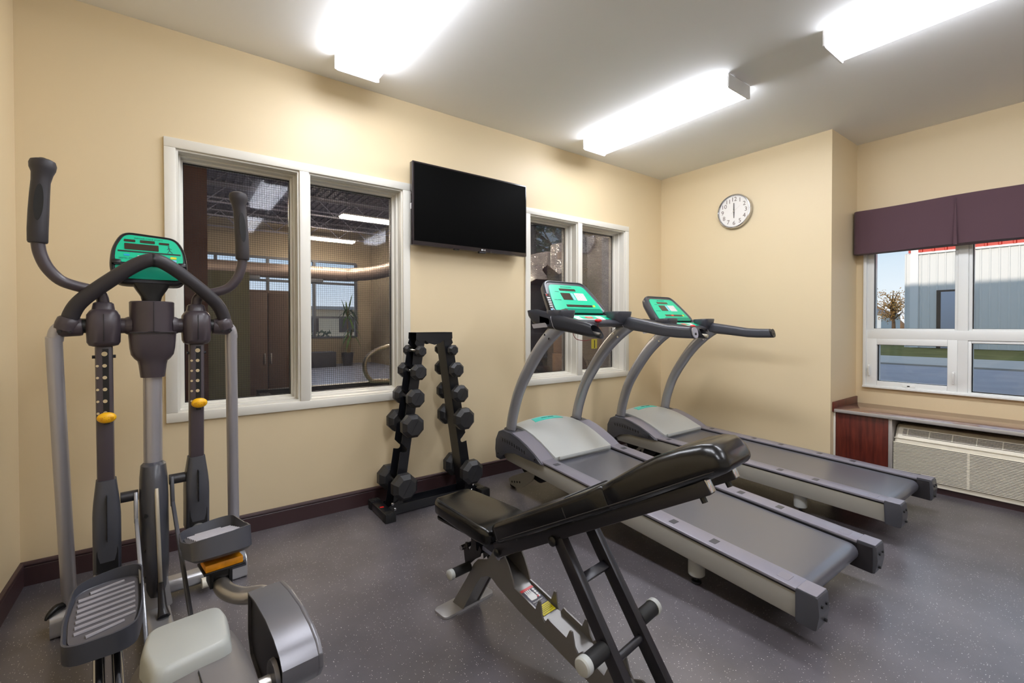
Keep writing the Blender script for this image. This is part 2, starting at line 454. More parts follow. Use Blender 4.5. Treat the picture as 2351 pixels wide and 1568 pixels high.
def inner_window(name, w):
    x0, x1, z0, z1, m0, m1 = (w[k] for k in ('x0', 'x1', 'z0', 'z1', 'm0', 'm1'))
    t = 0.016
    b = MB()
    b.box(x0, -t, z1-TW, x1, 0, z1, 0.003); b.box(x0, -t, z0, x1, 0, z0+TW, 0.003)
    b.box(x0, -t, z0+TW, x0+TW, 0, z1-TW, 0.003); b.box(x1-TW, -t, z0+TW, x1, 0, z1-TW, 0.003)
    b.box(m0, -t, z0+TW, m1, 0, z1-TW, 0.003)
    root = struct(b.build(name, M_trim))
    for (a, c) in ((x0+TW, m0), (m1, x1-TW)):
        zi0, zi1 = z0+TW, z1-TW
        j = MB()       # jamb liner
        e = 0.010
        j.box(a, 0, zi0, a+e, 0.17, zi1); j.box(c-e, 0, zi0, c, 0.17, zi1); j.box(a+e, 0, zi1-e, c-e, 0.17, zi1); j.box(a+e, 0, zi0, c-e, 0.17, zi0+e)
        j.build('jamb', M_trim, root)
        s = MB(); a2, c2, u0, u1 = a+e, c-e, zi0+e, zi1-e
        for k, (d0, d1, g) in enumerate(((0.060, 0.170, 0.010), (0.105, 0.170, 0.020))):
            s.box(a2, d0, u0, a2+g, d1, u1, 0.0015); s.box(c2-g, d0, u0, c2, d1, u1, 0.0015)
            s.box(a2+g, d0, u1-g, c2-g, d1, u1, 0.0015); s.box(a2+g, d0, u0, c2-g, d1, u0+g, 0.0015)
        s.build('glazing_stop', M_trim, root)
        g = MB(); g.box(a2+0.019, 0.138, u0+0.019, c2-0.019, 0.142, u1-0.019)
        g.build('pane', M_wired, root)
        k = MB(); q = 0.004
        g0, g1, h0, h1 = a2+0.020, c2-0.020, u0+0.020, u1-0.020
        k.box(g0, 0.130, h0, g0+q, 0.137, h1); k.box(g1-q, 0.130, h0, g1, 0.137, h1); k.box(g0, 0.130, h1-q, g1, 0.137, h1); k.box(g0, 0.130, h0, g1, 0.137, h0+q)
        k.build('gasket', M_black, root)
inner_window('window_1', W1)
inner_window('window_2', W2)

def outer_window(name, dy):
    y0, y1, z0, z1 = -1.611+dy, -3.53+dy, 0.645, 1.95
    b = MB()
    xa, xb = XW-0.022, XW+0.10
    def fr(b, ya, yb, za, zb, wl, wr, wt, wb, xa, xb, bev=0.003):
        b.box(xa, ya-wl, za, xb, ya, zb, bev); b.box(xa, yb, za, xb, yb+wr, zb, bev)
        b.box(xa, yb+wr, zb-wt, xb, ya-wl, zb, bev); b.box(xa, yb+wr, za, xb, ya-wl, za+wb, bev)
    fr(b, y0, y1, z0, z1, 0.022, 0.022, 0.022, 0.022, xa, xb)
    b.box(XW-0.035, y1, z0, XW, y0, z0+0.016, 0.003)
    b.box(xa+0.012, -2.245+dy, z0+0.02, xb, -2.190+dy, z1, 0.003)       # mullion
    b.box(xa+0.012, -2.90+dy, z0+0.02, xb, -2.845+dy, z1, 0.003)
    b.box(xa+0.0105, y1, 1.052, xb+0.002, y0-0.02, 1.125, 0.004)         # transom
    root = struct(b.build(name, M_vinyl))
    cols = ((-1.633+dy, -2.190+dy), (-2.245+dy, -2.845+dy), (-2.90+dy, -3.508+dy))
    for i, (a, c) in enumerate(cols):
        s = MB(); fr(s, a, c, 1.122, z1-0.02, 0.046 if i == 0 else 0.02, 0.018, 0.03, 0.016, xa+0.022, xb-0.01); s.build('fixed_sash', M_vinyl, root)
        g = MB(); g.box(XW+0.03, a-0.02, 1.13, XW+0.034, c+0.015, z1-0.03); g.build('pane', M_glass, root)
        k = MB(); fr(k, a-(0.046 if i == 0 else 0.02), c+0.018, 1.138, z1-0.05, 0.005, 0.002, 0.003, 0.002, XW+0.018, XW+0.028, 0); k.build('gasket', M_black, root)
        za, zb = 0.662, 1.055
        if i != 1:
            s = MB(); fr(s, a, c, za, zb, 0.072, 0.055, 0.05, 0.042, xa+0.010, xb-0.01, 0.004); s.build('opening_sash', M_vinyl, root)
            g = MB(); g.box(XW+0.03, a-0.07, za+0.03, XW+0.034, c+0.05, zb-0.03); g.build('pane', M_glass, root)
            k = MB(); fr(k, a-0.072, c+0.055, za+0.042, zb-0.05, 0.006, 0.003, 0.003, 0.003, XW+0.012, XW+0.028, 0); k.build('gasket', M_black, root)
            for yy, zc in ((a-0.022, 0.79), (c+0.020, 0.77)):
                h = MB(); h.box(XW-0.03, yy-0.008, zc-0.045, XW-0.012, yy+0.008, zc+0.045, 0.006)
                h.tube([(XW-0.03, yy, zc-0.03), (XW-0.045, yy-0.004, zc-0.01), (XW-0.048, yy-0.008, zc+0.035)], 0.005, 8)
                h.build('latch', M_vinyl, root)
            h = MB(); h.box(XW-0.018, (a+c)/2-0.04, 0.668, XW-0.008, (a+c)/2+0.04, 0.690, 0.004); cr = h.build('crank_socket', M_vinyl, root)
            h = MB(); h.box(XW-0.021, (a+c)/2-0.008, 0.676, XW-0.0175, (a+c)/2+0.008, 0.684, 0.001); h.build('crank_hole', M_black, cr)
        else:
            s = MB(); fr(s, a, c, za-0.008, zb-0.005, 0.018, 0.018, 0.018, 0.018, xa+0.018, xb-0.01, 0.003); s.build('fixed_sash', M_vinyl, root)
            g = MB(); g.box(XW+0.03, a-0.01, za, XW+0.034, c+0.01, zb-0.01); g.build('pane', M_glass, root)
            k = MB(); fr(k, a-0.018, c+0.018, za+0.010, zb-0.023, 0.005, 0.003, 0.003, 0.006, XW+0.014, XW+0.028, 0); k.build('gasket', M_black, root)
outer_window('window_3', 0.0)
outer_window('window_7', -2.53)  # unseen second window, added to let in more daylight

# ------------------------------------------------------------------ ceiling lamps
def lamp(x0, x1, y0, y1, label):
    cx, cyy = (x0+x1)/2, (y0+y1)/2
    w, l = x1-x0, abs(y1-y0)
    t = thing('ceiling_lamp', label, 'lamp', (cx, cyy, H), group='wraparound fluorescent ceiling lamps')
    b = MB(); b.box(-w*0.22, -l/2+0.004, -0.020, w*0.22, l/2-0.004, -0.0005, 0.003); b.build('housing', M_lampmetal, t)
    b = MB(); b.prism([(-0.030, -0.020), (0.030, -0.020), (0.018, -0.034), (-0.018, -0.034)], 'y', -l/2+0.01, l/2-0.01); b.build('reflector', M_lampmetal, t)
    for s in (-1, 1):
        b = MB(); b.cyl((s*0.042, -l/2+0.025, -0.046), (s*0.042, l/2-0.025, -0.046), 0.0125, n=10); b.build('fluorescent_tube', M_tube, t)
    # lens: shallow tray with sloping sides and open top
    e = l/2-0.006
    out = [(-w/2, -0.012), (-w/2+0.004, -0.070), (-w/2+0.020, -0.080), (w/2-0.020, -0.080), (w/2-0.004, -0.070), (w/2, -0.012)]
    b = MB()
    n = len(out)
    vs = [(x, -e, z) for x, z in out]+[(x, e, z) for x, z in out]
    b.add(vs, [(i, i+1, n+i+1, n+i) for i in (1, 2, 3)])
    b.build('lens', M_lens, t, angle=30)
    for i in (0, 4):
        b = MB(); b.add(vs, [(i, i+1, n+i+1, n+i)])
        bmesh.ops.delete(b.bm, geom=[v for v in b.bm.verts if not v.link_faces], context='VERTS')
        b.build('lens_side', M_lens2, t)
    for s in (-1, 1):
        b = MB(); b.prism([(-w/2-0.004, -0.002), (-w/2-0.004, -0.080), (-w/2+0.012, -0.086), (w/2-0.012, -0.086), (w/2+0.004, -0.080), (w/2+0.004, -0.002)], 'y', s*(l/2-0.008), s*l/2); b.build('end_plate', M_lampmetal, t)
    return t
lamp(0.735, 0.982, -0.272, -1.500, 'ceiling lamp closest to the black television, above the dumbbell rack')
lamp(2.715, 2.968, -0.264, -1.494, 'ceiling lamp whose whole length shows, above the treadmills')
lamp(2.722, 2.978, -1.990, -3.220, 'ceiling lamp cut by the top right corner, nearest the outer window')
lamp(0.735, 0.982, -1.990, -3.220, 'ceiling lamp overhead on the viewer side, outside the picture')
lamp(0.735, 0.982, -3.710, -4.940, 'added ceiling lamp behind the viewer on the left, outside the picture')  # this lamp and the next are unseen, added to even out the light
lamp(2.722, 2.978, -3.710, -4.940, 'added ceiling lamp behind the viewer on the right, outside the picture')

# ------------------------------------------------------------------ counter, cabinet, heater under the window
def counter():
    xf = 4.172
    b = MB(); b.box(xf+0.012, YC-2.75, 0.484, XW, YC, 0.506, 0.002)
    t = tag(b.build('counter_top', M_ctop), 'long glossy brown counter top with pale edge below the window', 'counter')
    b = MB(); b.box(xf, YC-2.75, 0.483, xf+0.012, YC-0.012, 0.507, 0.003); b.build('edge_strip', M_edge, t)
    b = MB(); b.box(xf, YC-0.014, 0.484, XW, YC, 0.560, 0.002); b.build('side_splash', M_cherry, t)
    c = thing('cabinet', 'dark cherry wood cabinet panel left of the white wall heater', 'cabinet', (4.20, YC, 0))
    b = MB(); b.box(0, -0.347, 0.0, 0.02, -0.016, 0.4825, 0.001); b.build('front_panel', M_cherry, c)
    b = MB(); b.box(-0.004, -0.370, 0.0, 0.45, -0.348, 0.4825, 0.002); b.build('end_strip', M_edge, c)
    b = MB(); b.box(-0.004, -0.015, 0.0, 0.02, -0.001, 0.4825, 0.002); b.build('filler_strip', M_trim, c)
    c2 = thing('cabinet', 'dark cherry wood cabinet panel on the far right of the heater', 'cabinet', (4.20, YC-1.50, 0))
    b = MB(); b.box(0, -1.2, 0.0, 0.02, -0.02, 0.4825, 0.001); b.build('front_panel', M_cherry, c2)
    b = MB(); b.box(-0.004, -0.02, 0.0, 0.45, 0.0, 0.4825, 0.002); b.build('end_strip', M_edge, c2)
    b = MB(); b.box(4.40, YC-1.50, 0.0, 4.42, YC-0.37, 0.483); struct(b.build('trim_1', M_base))
counter()
def heater():
    y0, y1 = -1.932, -3.02
    t = thing('wall_heater', 'cream through-wall heater and air conditioner with louvred grille', 'heater', (4.22, y0, 0))
    L = y1-y0
    body = [(0.0, 0.045), (0.0, 0.335), (0.010, 0.360), (0.055, 0.425), (0.075, 0.437), (0.19, 0.437), (0.19, 0.045)]
    b = MB()
    rings = []
    for yy, k in ((0.0, 0.020), (-0.006, 0.008), (-0.020, 0.0), (L+0.020, 0.0), (L+0.006, 0.008), (L, 0.020)):
        rings.append([(x+(k if x < 0.1 else 0), yy, z-(k*0.6 if z > 0.3 else 0)) for x, z in body])
    b.loft(rings); b.build('casing', M_cream, t, angle=30)
    # upper outlet grille on the slope
    sl = Vector((0.045, 0, 0.065)).normalized(); nn = Vector((-0.065, 0, 0.045)).normalized()
    b = MB(); c0 = Vector((0.0325, L/2, 0.3925))
    b.obox(c0+nn*0.0005, (0, 1, 0), sl, nn, -L-0.09, 0.056, 0.003); b.build('outlet_recess', M_gap, t)
    b = MB()
    for k in range(6):
        b.obox(c0+nn*0.003+sl*(-0.024+k*0.0096), (0, 1, 0), sl, nn, -L-0.09, 0.0044, 0.005)
    for k in range(9):
        b.obox(c0+nn*0.0035+Vector((0, (k-4)*0.118, 0)), (0, 1, 0), sl, nn, 0.005, 0.056, 0.005)
    tag(b.build('outlet_slats', M_cream, t), kind='stuff')
    b = MB(); b.obox((0.004, L/2, 0.348), (0, 1, 0), (0, 0, 1), (1, 0, 0), -L-0.006, 0.004, 0.012); b.build('seam', M_cream, t)
    # lower intake grille
    b = MB(); b.box(-0.004, L+0.012, 0.075, 0.004, -0.012, 0.318); b.build('intake_recess', M_gap, t)
    b = MB()
    for k in range(25):
        z = 0.078+k*0.0098
        b.box(-0.010, L+0.004, z, 0.0, -0.004, z+0.0056, 0.001, 1)
        b.box(-0.010, -0.0045, z, 0.05, -0.0005, z+0.0056)
    for yy in (L*0.36, L*0.72): b.box(-0.0085, yy-0.006, 0.075, 0.0, yy+0.006, 0.318)
    tag(b.build('intake_slats', M_cream, t), kind='stuff')
    b = MB(); b.box(0.02, L+0.01, 0.0, 0.18, -0.01, 0.046); b.build('base', M_base, t)
heater()

def valance():
    t = thing('valance', 'dark aubergine fabric valance box across the top of the window', 'valance', (XW-0.004, -1.566, 0))
    L = -1.985; z0, z1 = 1.757, 2.110
    b = MB()
    ys = [0.0, -0.004, -0.015]+[-0.03-i*0.033 for i in range(60) if -0.03-i*0.033 > L+0.02]+[L+0.015, L+0.004, L]
    rings = []
    for y in ys:
        e = min(abs(y), abs(y-L))
        d = 0.135 if e > 0.03 else 0.135-0.045*(1-e/0.03)**2
        ring = []
        for z in [z0, z0+0.05, z0+0.12, z0+0.2, z1-0.03, z1-0.006, z1]:
            fold = 0.012*math.exp(-((y+0.628)/0.022)**2)*min(1, (z1-z)/0.3)*1.8
            wob = 0.0035*math.sin(y*9+z*5)+0.002*math.sin(y*23)
            ring.append((-(d+wob-fold if z < z1-0.001 else d-0.006), y, z+(0.003*math.sin(y*7) if z in (z0, z1) else 0)))
        ring += [(0, y, z1), (0, y, z0)]
        rings.append(ring)
    b.loft(rings); b.build('fabric_cover', M_valance, t, angle=50)
    # inverted box pleat
    p = MB(); p.prism([(-0.636, z0-0.003), (-0.616, z0-0.003), (-0.624, z1-0.02), (-0.628, z1-0.02)], 'x', -0.1345, -0.1235); p.build('pleat', M_valance, t)
valance()

# ------------------------------------------------------------------ television, clock
def tv():
    t = thing('television', 'black flat screen television hanging between the two inner windows', 'television', (1.759, 0, 1.993))
    w, h = 0.968, 0.560
    b = MB(); b.prism(rrect(w, h, 0.006, 3), 'y', -0.102, -0.062, 0.004); b.build('casing', M_bezel, t)
    b = MB(); b.box(-w/2+0.012, -0.1035, -h/2+0.028, w/2-0.008, -0.1015, h/2-0.010, 0.0004); b.build('screen', M_screen, t)
    b = MB(); b.box(-w/2+0.1, -0.064, -h/2+0.08, w/2-0.1, -0.030, h/2-0.12, 0.01); b.build('back_cover', M_black, t)
    b = MB(); b.box(-0.2, -0.032, -0.15, 0.2, -0.001, 0.15, 0.003); b.build('wall_bracket', M_black, t)
    b = MB(); b.box(0.045, -0.100, -h/2-0.010, 0.105, -0.075, -h/2+0.001, 0.003); b.build('sensor_pod', M_dark, t)
    b = MB(); b.box(-0.16, -0.095, -h/2-0.006, -0.12, -0.075, -h/2+0.001, 0.002); b.build('button_pod', M_dark, t)
    b = MB(); b.prism(circ(0.0062, 16, 0.067, -h/2+0.014), 'y', -0.1030, -0.1018); b.build('logo_disc', M_white, t)
    text('LG', 0.016, (0.088, -0.1032, -h/2+0.014), (1, 0, 0), (0, 0, 1), (0, -1, 0), M_white, t, 'lettering', 0.0003)
    b = MB(); b.box(-w/2-0.002, -0.085, -0.04, -w/2+0.002, -0.070, 0.0, 0.001); b.build('side_tag', M_white, t)
tv()
def clock():
    t = thing('wall_clock', 'round wall clock with silver rim and white dial', 'clock', (XE, -0.795, 2.208))
    prof = [(0.150, 0.0), (0.155, 0.004), (0.156, 0.030), (0.151, 0.040), (0.145, 0.041), (0.140, 0.036), (0.1385, 0.026), (0.1385, 0.022)]
    b = MB(); b.lathe(prof, (0, 0, 0), (-1, 0, 0), 56); b.build('rim', M_chrome, t)
    b = MB(); b.prism(circ(0.1395, 48), 'x', -0.027, -0.0225); b.build('dial', mat('clock_dial', '#efece8', 0.5), t)
    mnum = mat('clock_numerals', '#6f625a', 0.6); mhand = mat('clock_hands', '#4a4643', 0.4)
    u, v, n = (0, -1, 0), (0, 0, 1), (-1, 0, 0)
    for k in range(1, 13):
        a = R(90-30*k)
        text(str(k), 0.054, (-0.0275, -0.108*math.cos(a), 0.108*math.sin(a)), u, v, n, mnum, t, 'numeral', 0.0003)
    b = MB(); b.plate([(-0.006, -0.012), (0.006, -0.012), (0.0035, 0.075), (-0.0035, 0.075)], (-0.030, 0, 0), u, v, n, 0.001); b.build('minute_hand', mhand, t)
    b = MB(); b.plate([(-0.006, 0.010), (0.006, 0.010), (0.003, -0.062), (-0.003, -0.062)], (-0.0285, 0, 0), (0, -1, 0.02), v, n, 0.001); b.build('hour_hand', mhand, t)
    b = MB(); b.plate([(-0.001, -0.03), (0.001, -0.03), (0.0008, 0.07), (-0.0008, 0.07)], (-0.0315, 0, 0), (0, -0.6, -0.8), (0, -0.8, 0.6), n, 0.0006); b.build('second_hand', mat('clock_second_hand', '#d9d4cc', 0.4), t)
    b = MB(); b.cyl((-0.027, 0, 0), (-0.034, 0, 0), 0.0055, n=14); b.build('hub', M_chrome, t)
clock()

# ------------------------------------------------------------------ treadmills
def treadmill(loc, tilt, label, display_on, remote):
    t = thing('treadmill', label, 'treadmill', loc, rot=(R(tilt), 0, 0), group='treadmills facing the back wall')
    S = 0.081
    zr = lambda y: 0.239+S*y
    dirv = Vector((0, 1, S)).normalized(); upv = Vector((0, -S, 1)).normalized()
    for s in (-1, 1):
        # side beam
        b = MB()
        poly = [(-0.442, zr(-0.442)-0.016), (1.40, zr(1.40)-0.016), (1.425, zr(1.40)-0.04), (1.42, zr(1.4)-0.085), (1.385, zr(1.385)-0.112), (-0.442, zr(-0.442)-0.112)]
        b.prism(poly, 'x', s*0.285, s*0.352, 0.006); b.build('side_beam', M_rail, t)
        b = MB()
        b.prism([(-0.442, zr(-0.442)-0.016), (1.0, zr(1.0)-0.016), (1.0, zr(1.0)-0.007), (-0.442, zr(-0.442)-0.007)], 'x', s*0.256, s*0.354); b.build('shadow_gap', M_black, t)
        b = MB()
        b.prism([(-0.442, zr(-0.442)-0.008), (1.03, zr(1.03)-0.008), (1.03, zr(1.03)+0.004), (-0.442, zr(-0.442)+0.004)], 'x', s*0.262, s*0.360, 0.003); fr = b.build('foot_rail', M_toprail, t)
        for yy in (0.915, 0.56, 0.36, 0.10, -0.10, -0.385):
            big = yy < -0.3
            b = MB(); b.obox(Vector((s*0.311, yy, zr(yy)+0.0042)), (1, 0, 0), dirv, upv, 0.050 if big else 0.042, 0.042 if big else 0.030, 0.0022, 0.0009, 1)
            b.build('grip_pad', M_toprail if big else M_dark2, fr)
        # end cap at the tail
        b = MB()
        y0, y1 = -0.512, -0.440
        zc = zr(-0.47)
        b.prism(rpoly([(y1, zc+0.006), (y0, zc+0.002), (y0-0.006, zc-0.06), (y0+0.004, zc-0.120), (y1, zc-0.115)], 0.008), 'x', s*0.268, s*0.361, 0.004); cap = b.build('end_cap', M_dark2, t)
        b = MB(); b.obox((s*0.3145, -0.476, zc+0.0055), (1, 0, 0), (0, 1, 0.05), (0, 0, 1), 0.088, 0.066, 0.004, 0.0015, 1); b.build('cap_top', M_toprail, cap)
        for (ax_, az) in ((0.295, -0.035), (0.335, -0.035), (0.300, -0.095)):
            b = MB(); b.cyl((s*ax_, y0-0.0095, zc+az), (s*ax_, y0+0.004, zc+az), 0.006, n=10); b.build('bolt_hole', M_black, cap)
        if s:
            b = MB(); b.prism([(-0.50, zc-0.005), (-0.43, zc-0.005), (-0.40, zc-0.03), (-0.40, zc-0.11), (-0.50, zc-0.118)], 'x', s*0.262, s*0.270); b.build('inner_cheek', M_dark, cap)
        # levelling foot
        b = MB(); b.lathe([(0.030, 0.036), (0.036, 0.042), (0.036, zr(0)-0.10)], (s*0.285, 0.0, 0), (0, 0, 1), 20); f = b.build('foot', M_hood, t)
        b = MB(); b.lathe([(0.022, 0.003), (0.022, 0.012), (0.010, 0.016), (0.010, 0.038)], (s*0.285, 0.0, 0), (0, 0, 1), 14); b.build('levelling_bolt', M_black, f)
    # belt loop and deck
    r = 0.038
    top = [(y, zr(y)-0.012) for y in (1.08, 0.7, 0.3, -0.1, -0.40)]
    cy0, cz0 = -0.415, zr(-0.415)-0.012-r
    arc = [(cy0-r*math.sin(a), cz0+r*math.cos(a)) for a in [PI*k/10 for k in range(0, 11)]]
    bot = [(-0.1, zr(-0.1)-0.088), (0.7, zr(0.7)-0.088), (1.08, zr(1.08)-0.088)]
    b = MB(); b.prism(top+arc+bot, 'x', -0.250, 0.250); b.build('belt', M_belt, t, angle=50)
    b = MB(); b.prism([(-0.36, zr(-0.36)-0.02), (1.05, zr(1.05)-0.02), (1.05, zr(1.05)-0.080), (-0.36, zr(-0.36)-0.080)], 'x', -0.264, 0.264); b.build('deck', M_black, t)
    b = MB(); b.cyl((-0.268, cy0, cz0), (0.268, cy0, cz0), 0.026, n=18); b.build('rear_roller', M_steel, t)
    # motor hood
    b = MB()
    prof = [(0.985, 0.318), (0.985, 0.334), (1.05, 0.365), (1.13, 0.402), (1.21, 0.432), (1.29, 0.452), (1.36, 0.462), (1.42, 0.462), (1.47, 0.445), (1.50, 0.40), (1.51, 0.30), (1.50, 0.22)]
    rings = []
    for y, z in prof:
        k = max(0, min(1, (y-0.985)/0.35)); hw = 0.258-0.006*k
        ring = []
        for i in range(17):
            x = -hw+2*hw*i/16
            crown = (0.030*k+0.004)*(1-(x/hw)**2)
            ring.append((x, y-(0.012*(1-(x/hw)**2) if y < 1.0 else 0), z+crown))
        ring += [(hw, y, min(z-0.02, 0.29)), (-hw, y, min(z-0.02, 0.29))]
        rings.append(ring)
    b.loft(rings); hood = b.build('motor_hood', M_hood, t, angle=40)
    b = MB(); b.box(-0.235, 0.968, 0.318, 0.235, 0.980, 0.340, 0.003); b.build('hood_lip', M_hood, hood)
    # name sticker following the curve of the hood
    def hz(x, y):
        for (ya, za), (yb, zb) in zip(prof[1:], prof[2:]):
            if ya <= y <= yb: z = za+(zb-za)*(y-ya)/(yb-ya); break
        k = max(0, min(1, (y-0.985)/0.35)); hw = 0.258-0.006*k
        return z+(0.030*k+0.004)*(1-(x/hw)**2)
    b = MB(); rings = []
    for i in range(13):
        f = i/12; xa, xb = -0.135+0.265*f, -0.120+0.245*f
        rings.append([(xa, 1.335, hz(xa, 1.335)+0.0022), ((xa+xb)/2, 1.36, hz((xa+xb)/2, 1.36)+0.0022), (xb, 1.400, hz(xb, 1.400)+0.0022), (xb, 1.400, hz(xb, 1.40)-0.003), (xa, 1.335, hz(xa, 1.335)-0.003)])
    b.loft(rings); b.build('name_sticker', M_teal, hood)
    n = Vector((0, -0.07, 1)).normalized(); o = Vector((0.0, 1.365, hz(0, 1.365)+0.0016)); vv = Vector((0, 1, 0.07)).normalized()
    text('GREEN SERIES', 0.019, o+n*0.0012, (1, 0, 0), vv, n, M_ink, hood, 'lettering', 0.0004)
    # side cowls
    for s in (-1, 1):
        poly = [(0.985, 0.308), (1.06, 0.352), (1.14, 0.390), (1.22, 0.420), (1.30, 0.440), (1.40, 0.452), (1.455, 0.430), (1.490, 0.370), (1.497, 0.300), (1.485, 0.238), (1.43, 0.234), (1.41, 0.275), (1.36, 0.306), (1.26, 0.316), (1.12, 0.308), (1.0, 0.300)]
        b = MB(); b.prism(poly, 'x', s*0.250, s*0.374, 0.010, 3); cw = b.build('side_cowl', M_dark2 if s < 0 else M_dark2, t, angle=45)
        # top strip
        b = MB(); strip = [(0.985, 0.318), (1.06, 0.362), (1.14, 0.400), (1.22, 0.430), (1.30, 0.450)]
        vs = [(s*0.256, y, z-0.004) for y, z in strip]+[(s*0.366, y, z-0.004) for y, z in strip]+[(s*0.256, y, z-0.014) for y, z in strip]+[(s*0.366, y, z-0.014) for y, z in strip]
        m_ = len(strip)
        fs = []
        for i in range(m_-1):
            fs += [(i, i+1, m_+i+1, m_+i), (2*m_+i, 3*m_+i, 3*m_+i+1, 2*m_+i+1), (i, 2*m_+i, 2*m_+i+1, i+1), (m_+i, m_+i+1, 3*m_+i+1, 3*m_+i)]
        fs += [(0, m_, 3*m_, 2*m_), (m_-1, 3*m_-1, 4*m_-1, 2*m_-1)]
        b.add(vs, fs); b.build('cowl_top', M_toprail, cw)
        # recessed vent panel with slots
        b = MB(); b.plate(rpoly([(1.09, 0.322), (1.17, 0.360), (1.30, 0.398), (1.42, 0.404), (1.455, 0.368), (1.40, 0.364), (1.25, 0.345)], 0.012), (s*0.3735, 0, 0), (0, 1, 0), (0, 0, 1), (s, 0, 0), 0.0015); b.build('vent_panel', mat('vent_grey', '#4d4d54', 0.4), cw)
        for k in range(10):
            yy = 1.155+k*0.027; zz = 0.345+0.0335*(1-((9-k)/9)**1.6)+0.003
            b = MB(); b.plate([(-0.006, -0.011), (0.003, -0.011), (0.007, 0.011), (-0.002, 0.011)], (s*0.3745, yy, zz), (0, 1, 0), (0, 0, 1), (s, 0, 0), 0.0012); b.build('vent_slot', M_black, cw)
        for (yy, zz) in ((1.05, 0.325), (1.455, 0.275)):
            b = MB(); b.cyl((s*0.372, yy, zz), (s*0.3765, yy, zz), 0.005, n=10); b.build('screw', M_black, cw)
        # curved post
        path = [(1.385, 0.425), (1.372, 0.50), (1.345, 0.59), (1.285, 0.73), (1.195, 0.865), (1.075, 1.010), (0.955, 1.115), (0.86, 1.175)]
        b = MB(); b.tube([(s*0.315, y, z) for y, z in path], [0.030, 0.030, 0.030, 0.030, 0.031, 0.032, 0.033, 0.033], 20, smooth=5, ax=(1, 0, 0), sy=1.42); p = b.build('post', M_tmpost, t)
        b = MB(); b.lathe([(0.046, 0.0), (0.046, 0.012), (0.040, 0.016)], (s*0.315, 1.386, 0.440), (0, -0.1, 1), 22); b.build('post_collar', M_dark, p)
        for (yy, zz) in ((0.985, 1.112), (0.945, 1.088)):
            b = MB(); b.cyl((s*0.28, yy, zz), (s*0.349, yy, zz), 0.007, n=10); b.build('bolt', M_chrome, p)
        # handle: swept shell, ends in an open tube on the left, capped on the right
        open_end = s < 0
        st = [(1.155, 1.262, 0.030, 0.004), (1.14, 1.245, 0.036, 0.024), (1.10, 1.226, 0.040, 0.046), (1.02, 1.208, 0.041, 0.050), (0.93, 1.192, 0.041, 0.048), (0.86, 1.182, 0.040, 0.045), (0.74, 1.163, 0.037, 0.041), (0.62, 1.142, 0.035, 0.038), (0.575, 1.134, 0.034, 0.037)]
        if not open_end: st += [(0.50, 1.128, 0.032, 0.036), (0.43, 1.125, 0.031, 0.035), (0.395, 1.124, 0.030, 0.035)]
        rings = []
        for k, (y, z, hw, hh) in enumerate(st):
            slant = 0.030 if (open_end and k == len(st)-1) else (0.012 if k == len(st)-1 else 0)
            ring = []
            for (a, c) in rrect(2*hw, 2*hh, min(hw, hh)*0.75, 5):
                ring.append((s*0.318+a, y+slant*c/max(hh, 0.01), z+c))
            rings.append(ring)
        b = MB()
        if open_end:
            b.loft(rings, cap=False); bmesh.ops.solidify(b.bm, geom=list(b.bm.faces), thickness=0.004)
        else:
            b.loft(rings)
        h = b.build('handle', M_dark2, t, angle=50)
        if open_end:
            b = MB(); b.cyl((s*0.318, 0.72, 1.145), (s*0.318, 0.552, 1.116), 0.012, n=16, cap=False); bmesh.ops.solidify(b.bm, geom=list(b.bm.faces), thickness=0.003); b.build('core_tube', M_steel if remote else M_cream, h)
            b = MB(); b.obox((s*0.318, 0.66, 1.150), (1, 0, 0), (0, 0.2, 1), (0, 1, -0.2), 0.045, 0.055, 0.004, 0.001); b.build('bracket', M_white, h)
        else:
            b = MB(); b.plate(rrect(0.056, 0.066, 0.026, 6), (s*0.318, 0.386, 1.124), (1, 0, 0), (0, 0.2, 1), (0, -1, 0.2), 0.006); b.build('end_disc', M_silver if remote else M_dark, h)
            b = MB(); b.cyl((s*0.318, 0.377, 1.115), (s*0.318, 0.390, 1.115), 0.010, n=14); b.build('end_hole', M_black, h)
        # seam and silver trim on the outside
        b = MB()
        y, z, hw, hh = 0.905, 1.188, 0.042, 0.0475
        ring = [(s*0.318+a, y+0.02*c/hh, z+c) for (a, c) in rrect(2*hw, 2*hh, 0.03, 5)]
        b.tube(ring+[ring[0]], 0.0012, 6); b.build('seam', M_silver, h)
        b = MB(); b.plate(rpoly([(0.0, -0.016), (0.135, -0.026), (0.150, 0.0), (0.02, 0.010)], 0.006), (s*0.3575, 0.945, 1.176), (0, 1, 0), (0, 0, 1), (s, 0, 0), 0.0035); b.build('trim_badge', M_silver, h)
    # dash between the handles
    b = MB()
    rings = []
    for x in (-0.300, -0.26, -0.15, 0, 0.15, 0.26, 0.300):
        k = abs(x)/0.3
        rings.append([(x, y, z+0.004*k) for y, z in rpoly([(0.865+0.02*k, 1.176), (0.875+0.02*k, 1.198), (0.98, 1.222), (1.12, 1.250), (1.135, 1.20), (1.05, 1.160), (0.92, 1.156)], 0.012, 3)])
    b.loft(rings); dash = b.build('dash', M_dark2, t, angle=45)
    pu, pv = Vector((1, 0, 0)), Vector((0, 0.095, 0.036)).normalized(); pn = pu.cross(pv)
    po = Vector((0, 0.955, 1.2180))
    b = MB(); b.plate(rpoly([(-0.215, -0.052), (-0.1, -0.066), (0.1, -0.066), (0.215, -0.052), (0.235, 0.045), (-0.235, 0.045)], 0.012), po, pu, pv, pn, 0.004); b.build('lower_panel', M_green, dash)
    po2 = po+pn*0.004
    b = MB(); b.plate(rpoly([(-0.13, -0.045), (0.13, -0.045), (0.14, 0.025), (-0.14, 0.025)], 0.012), po2, pu, pv, pn, 0.0008); b.build('key_panel', M_white, dash)
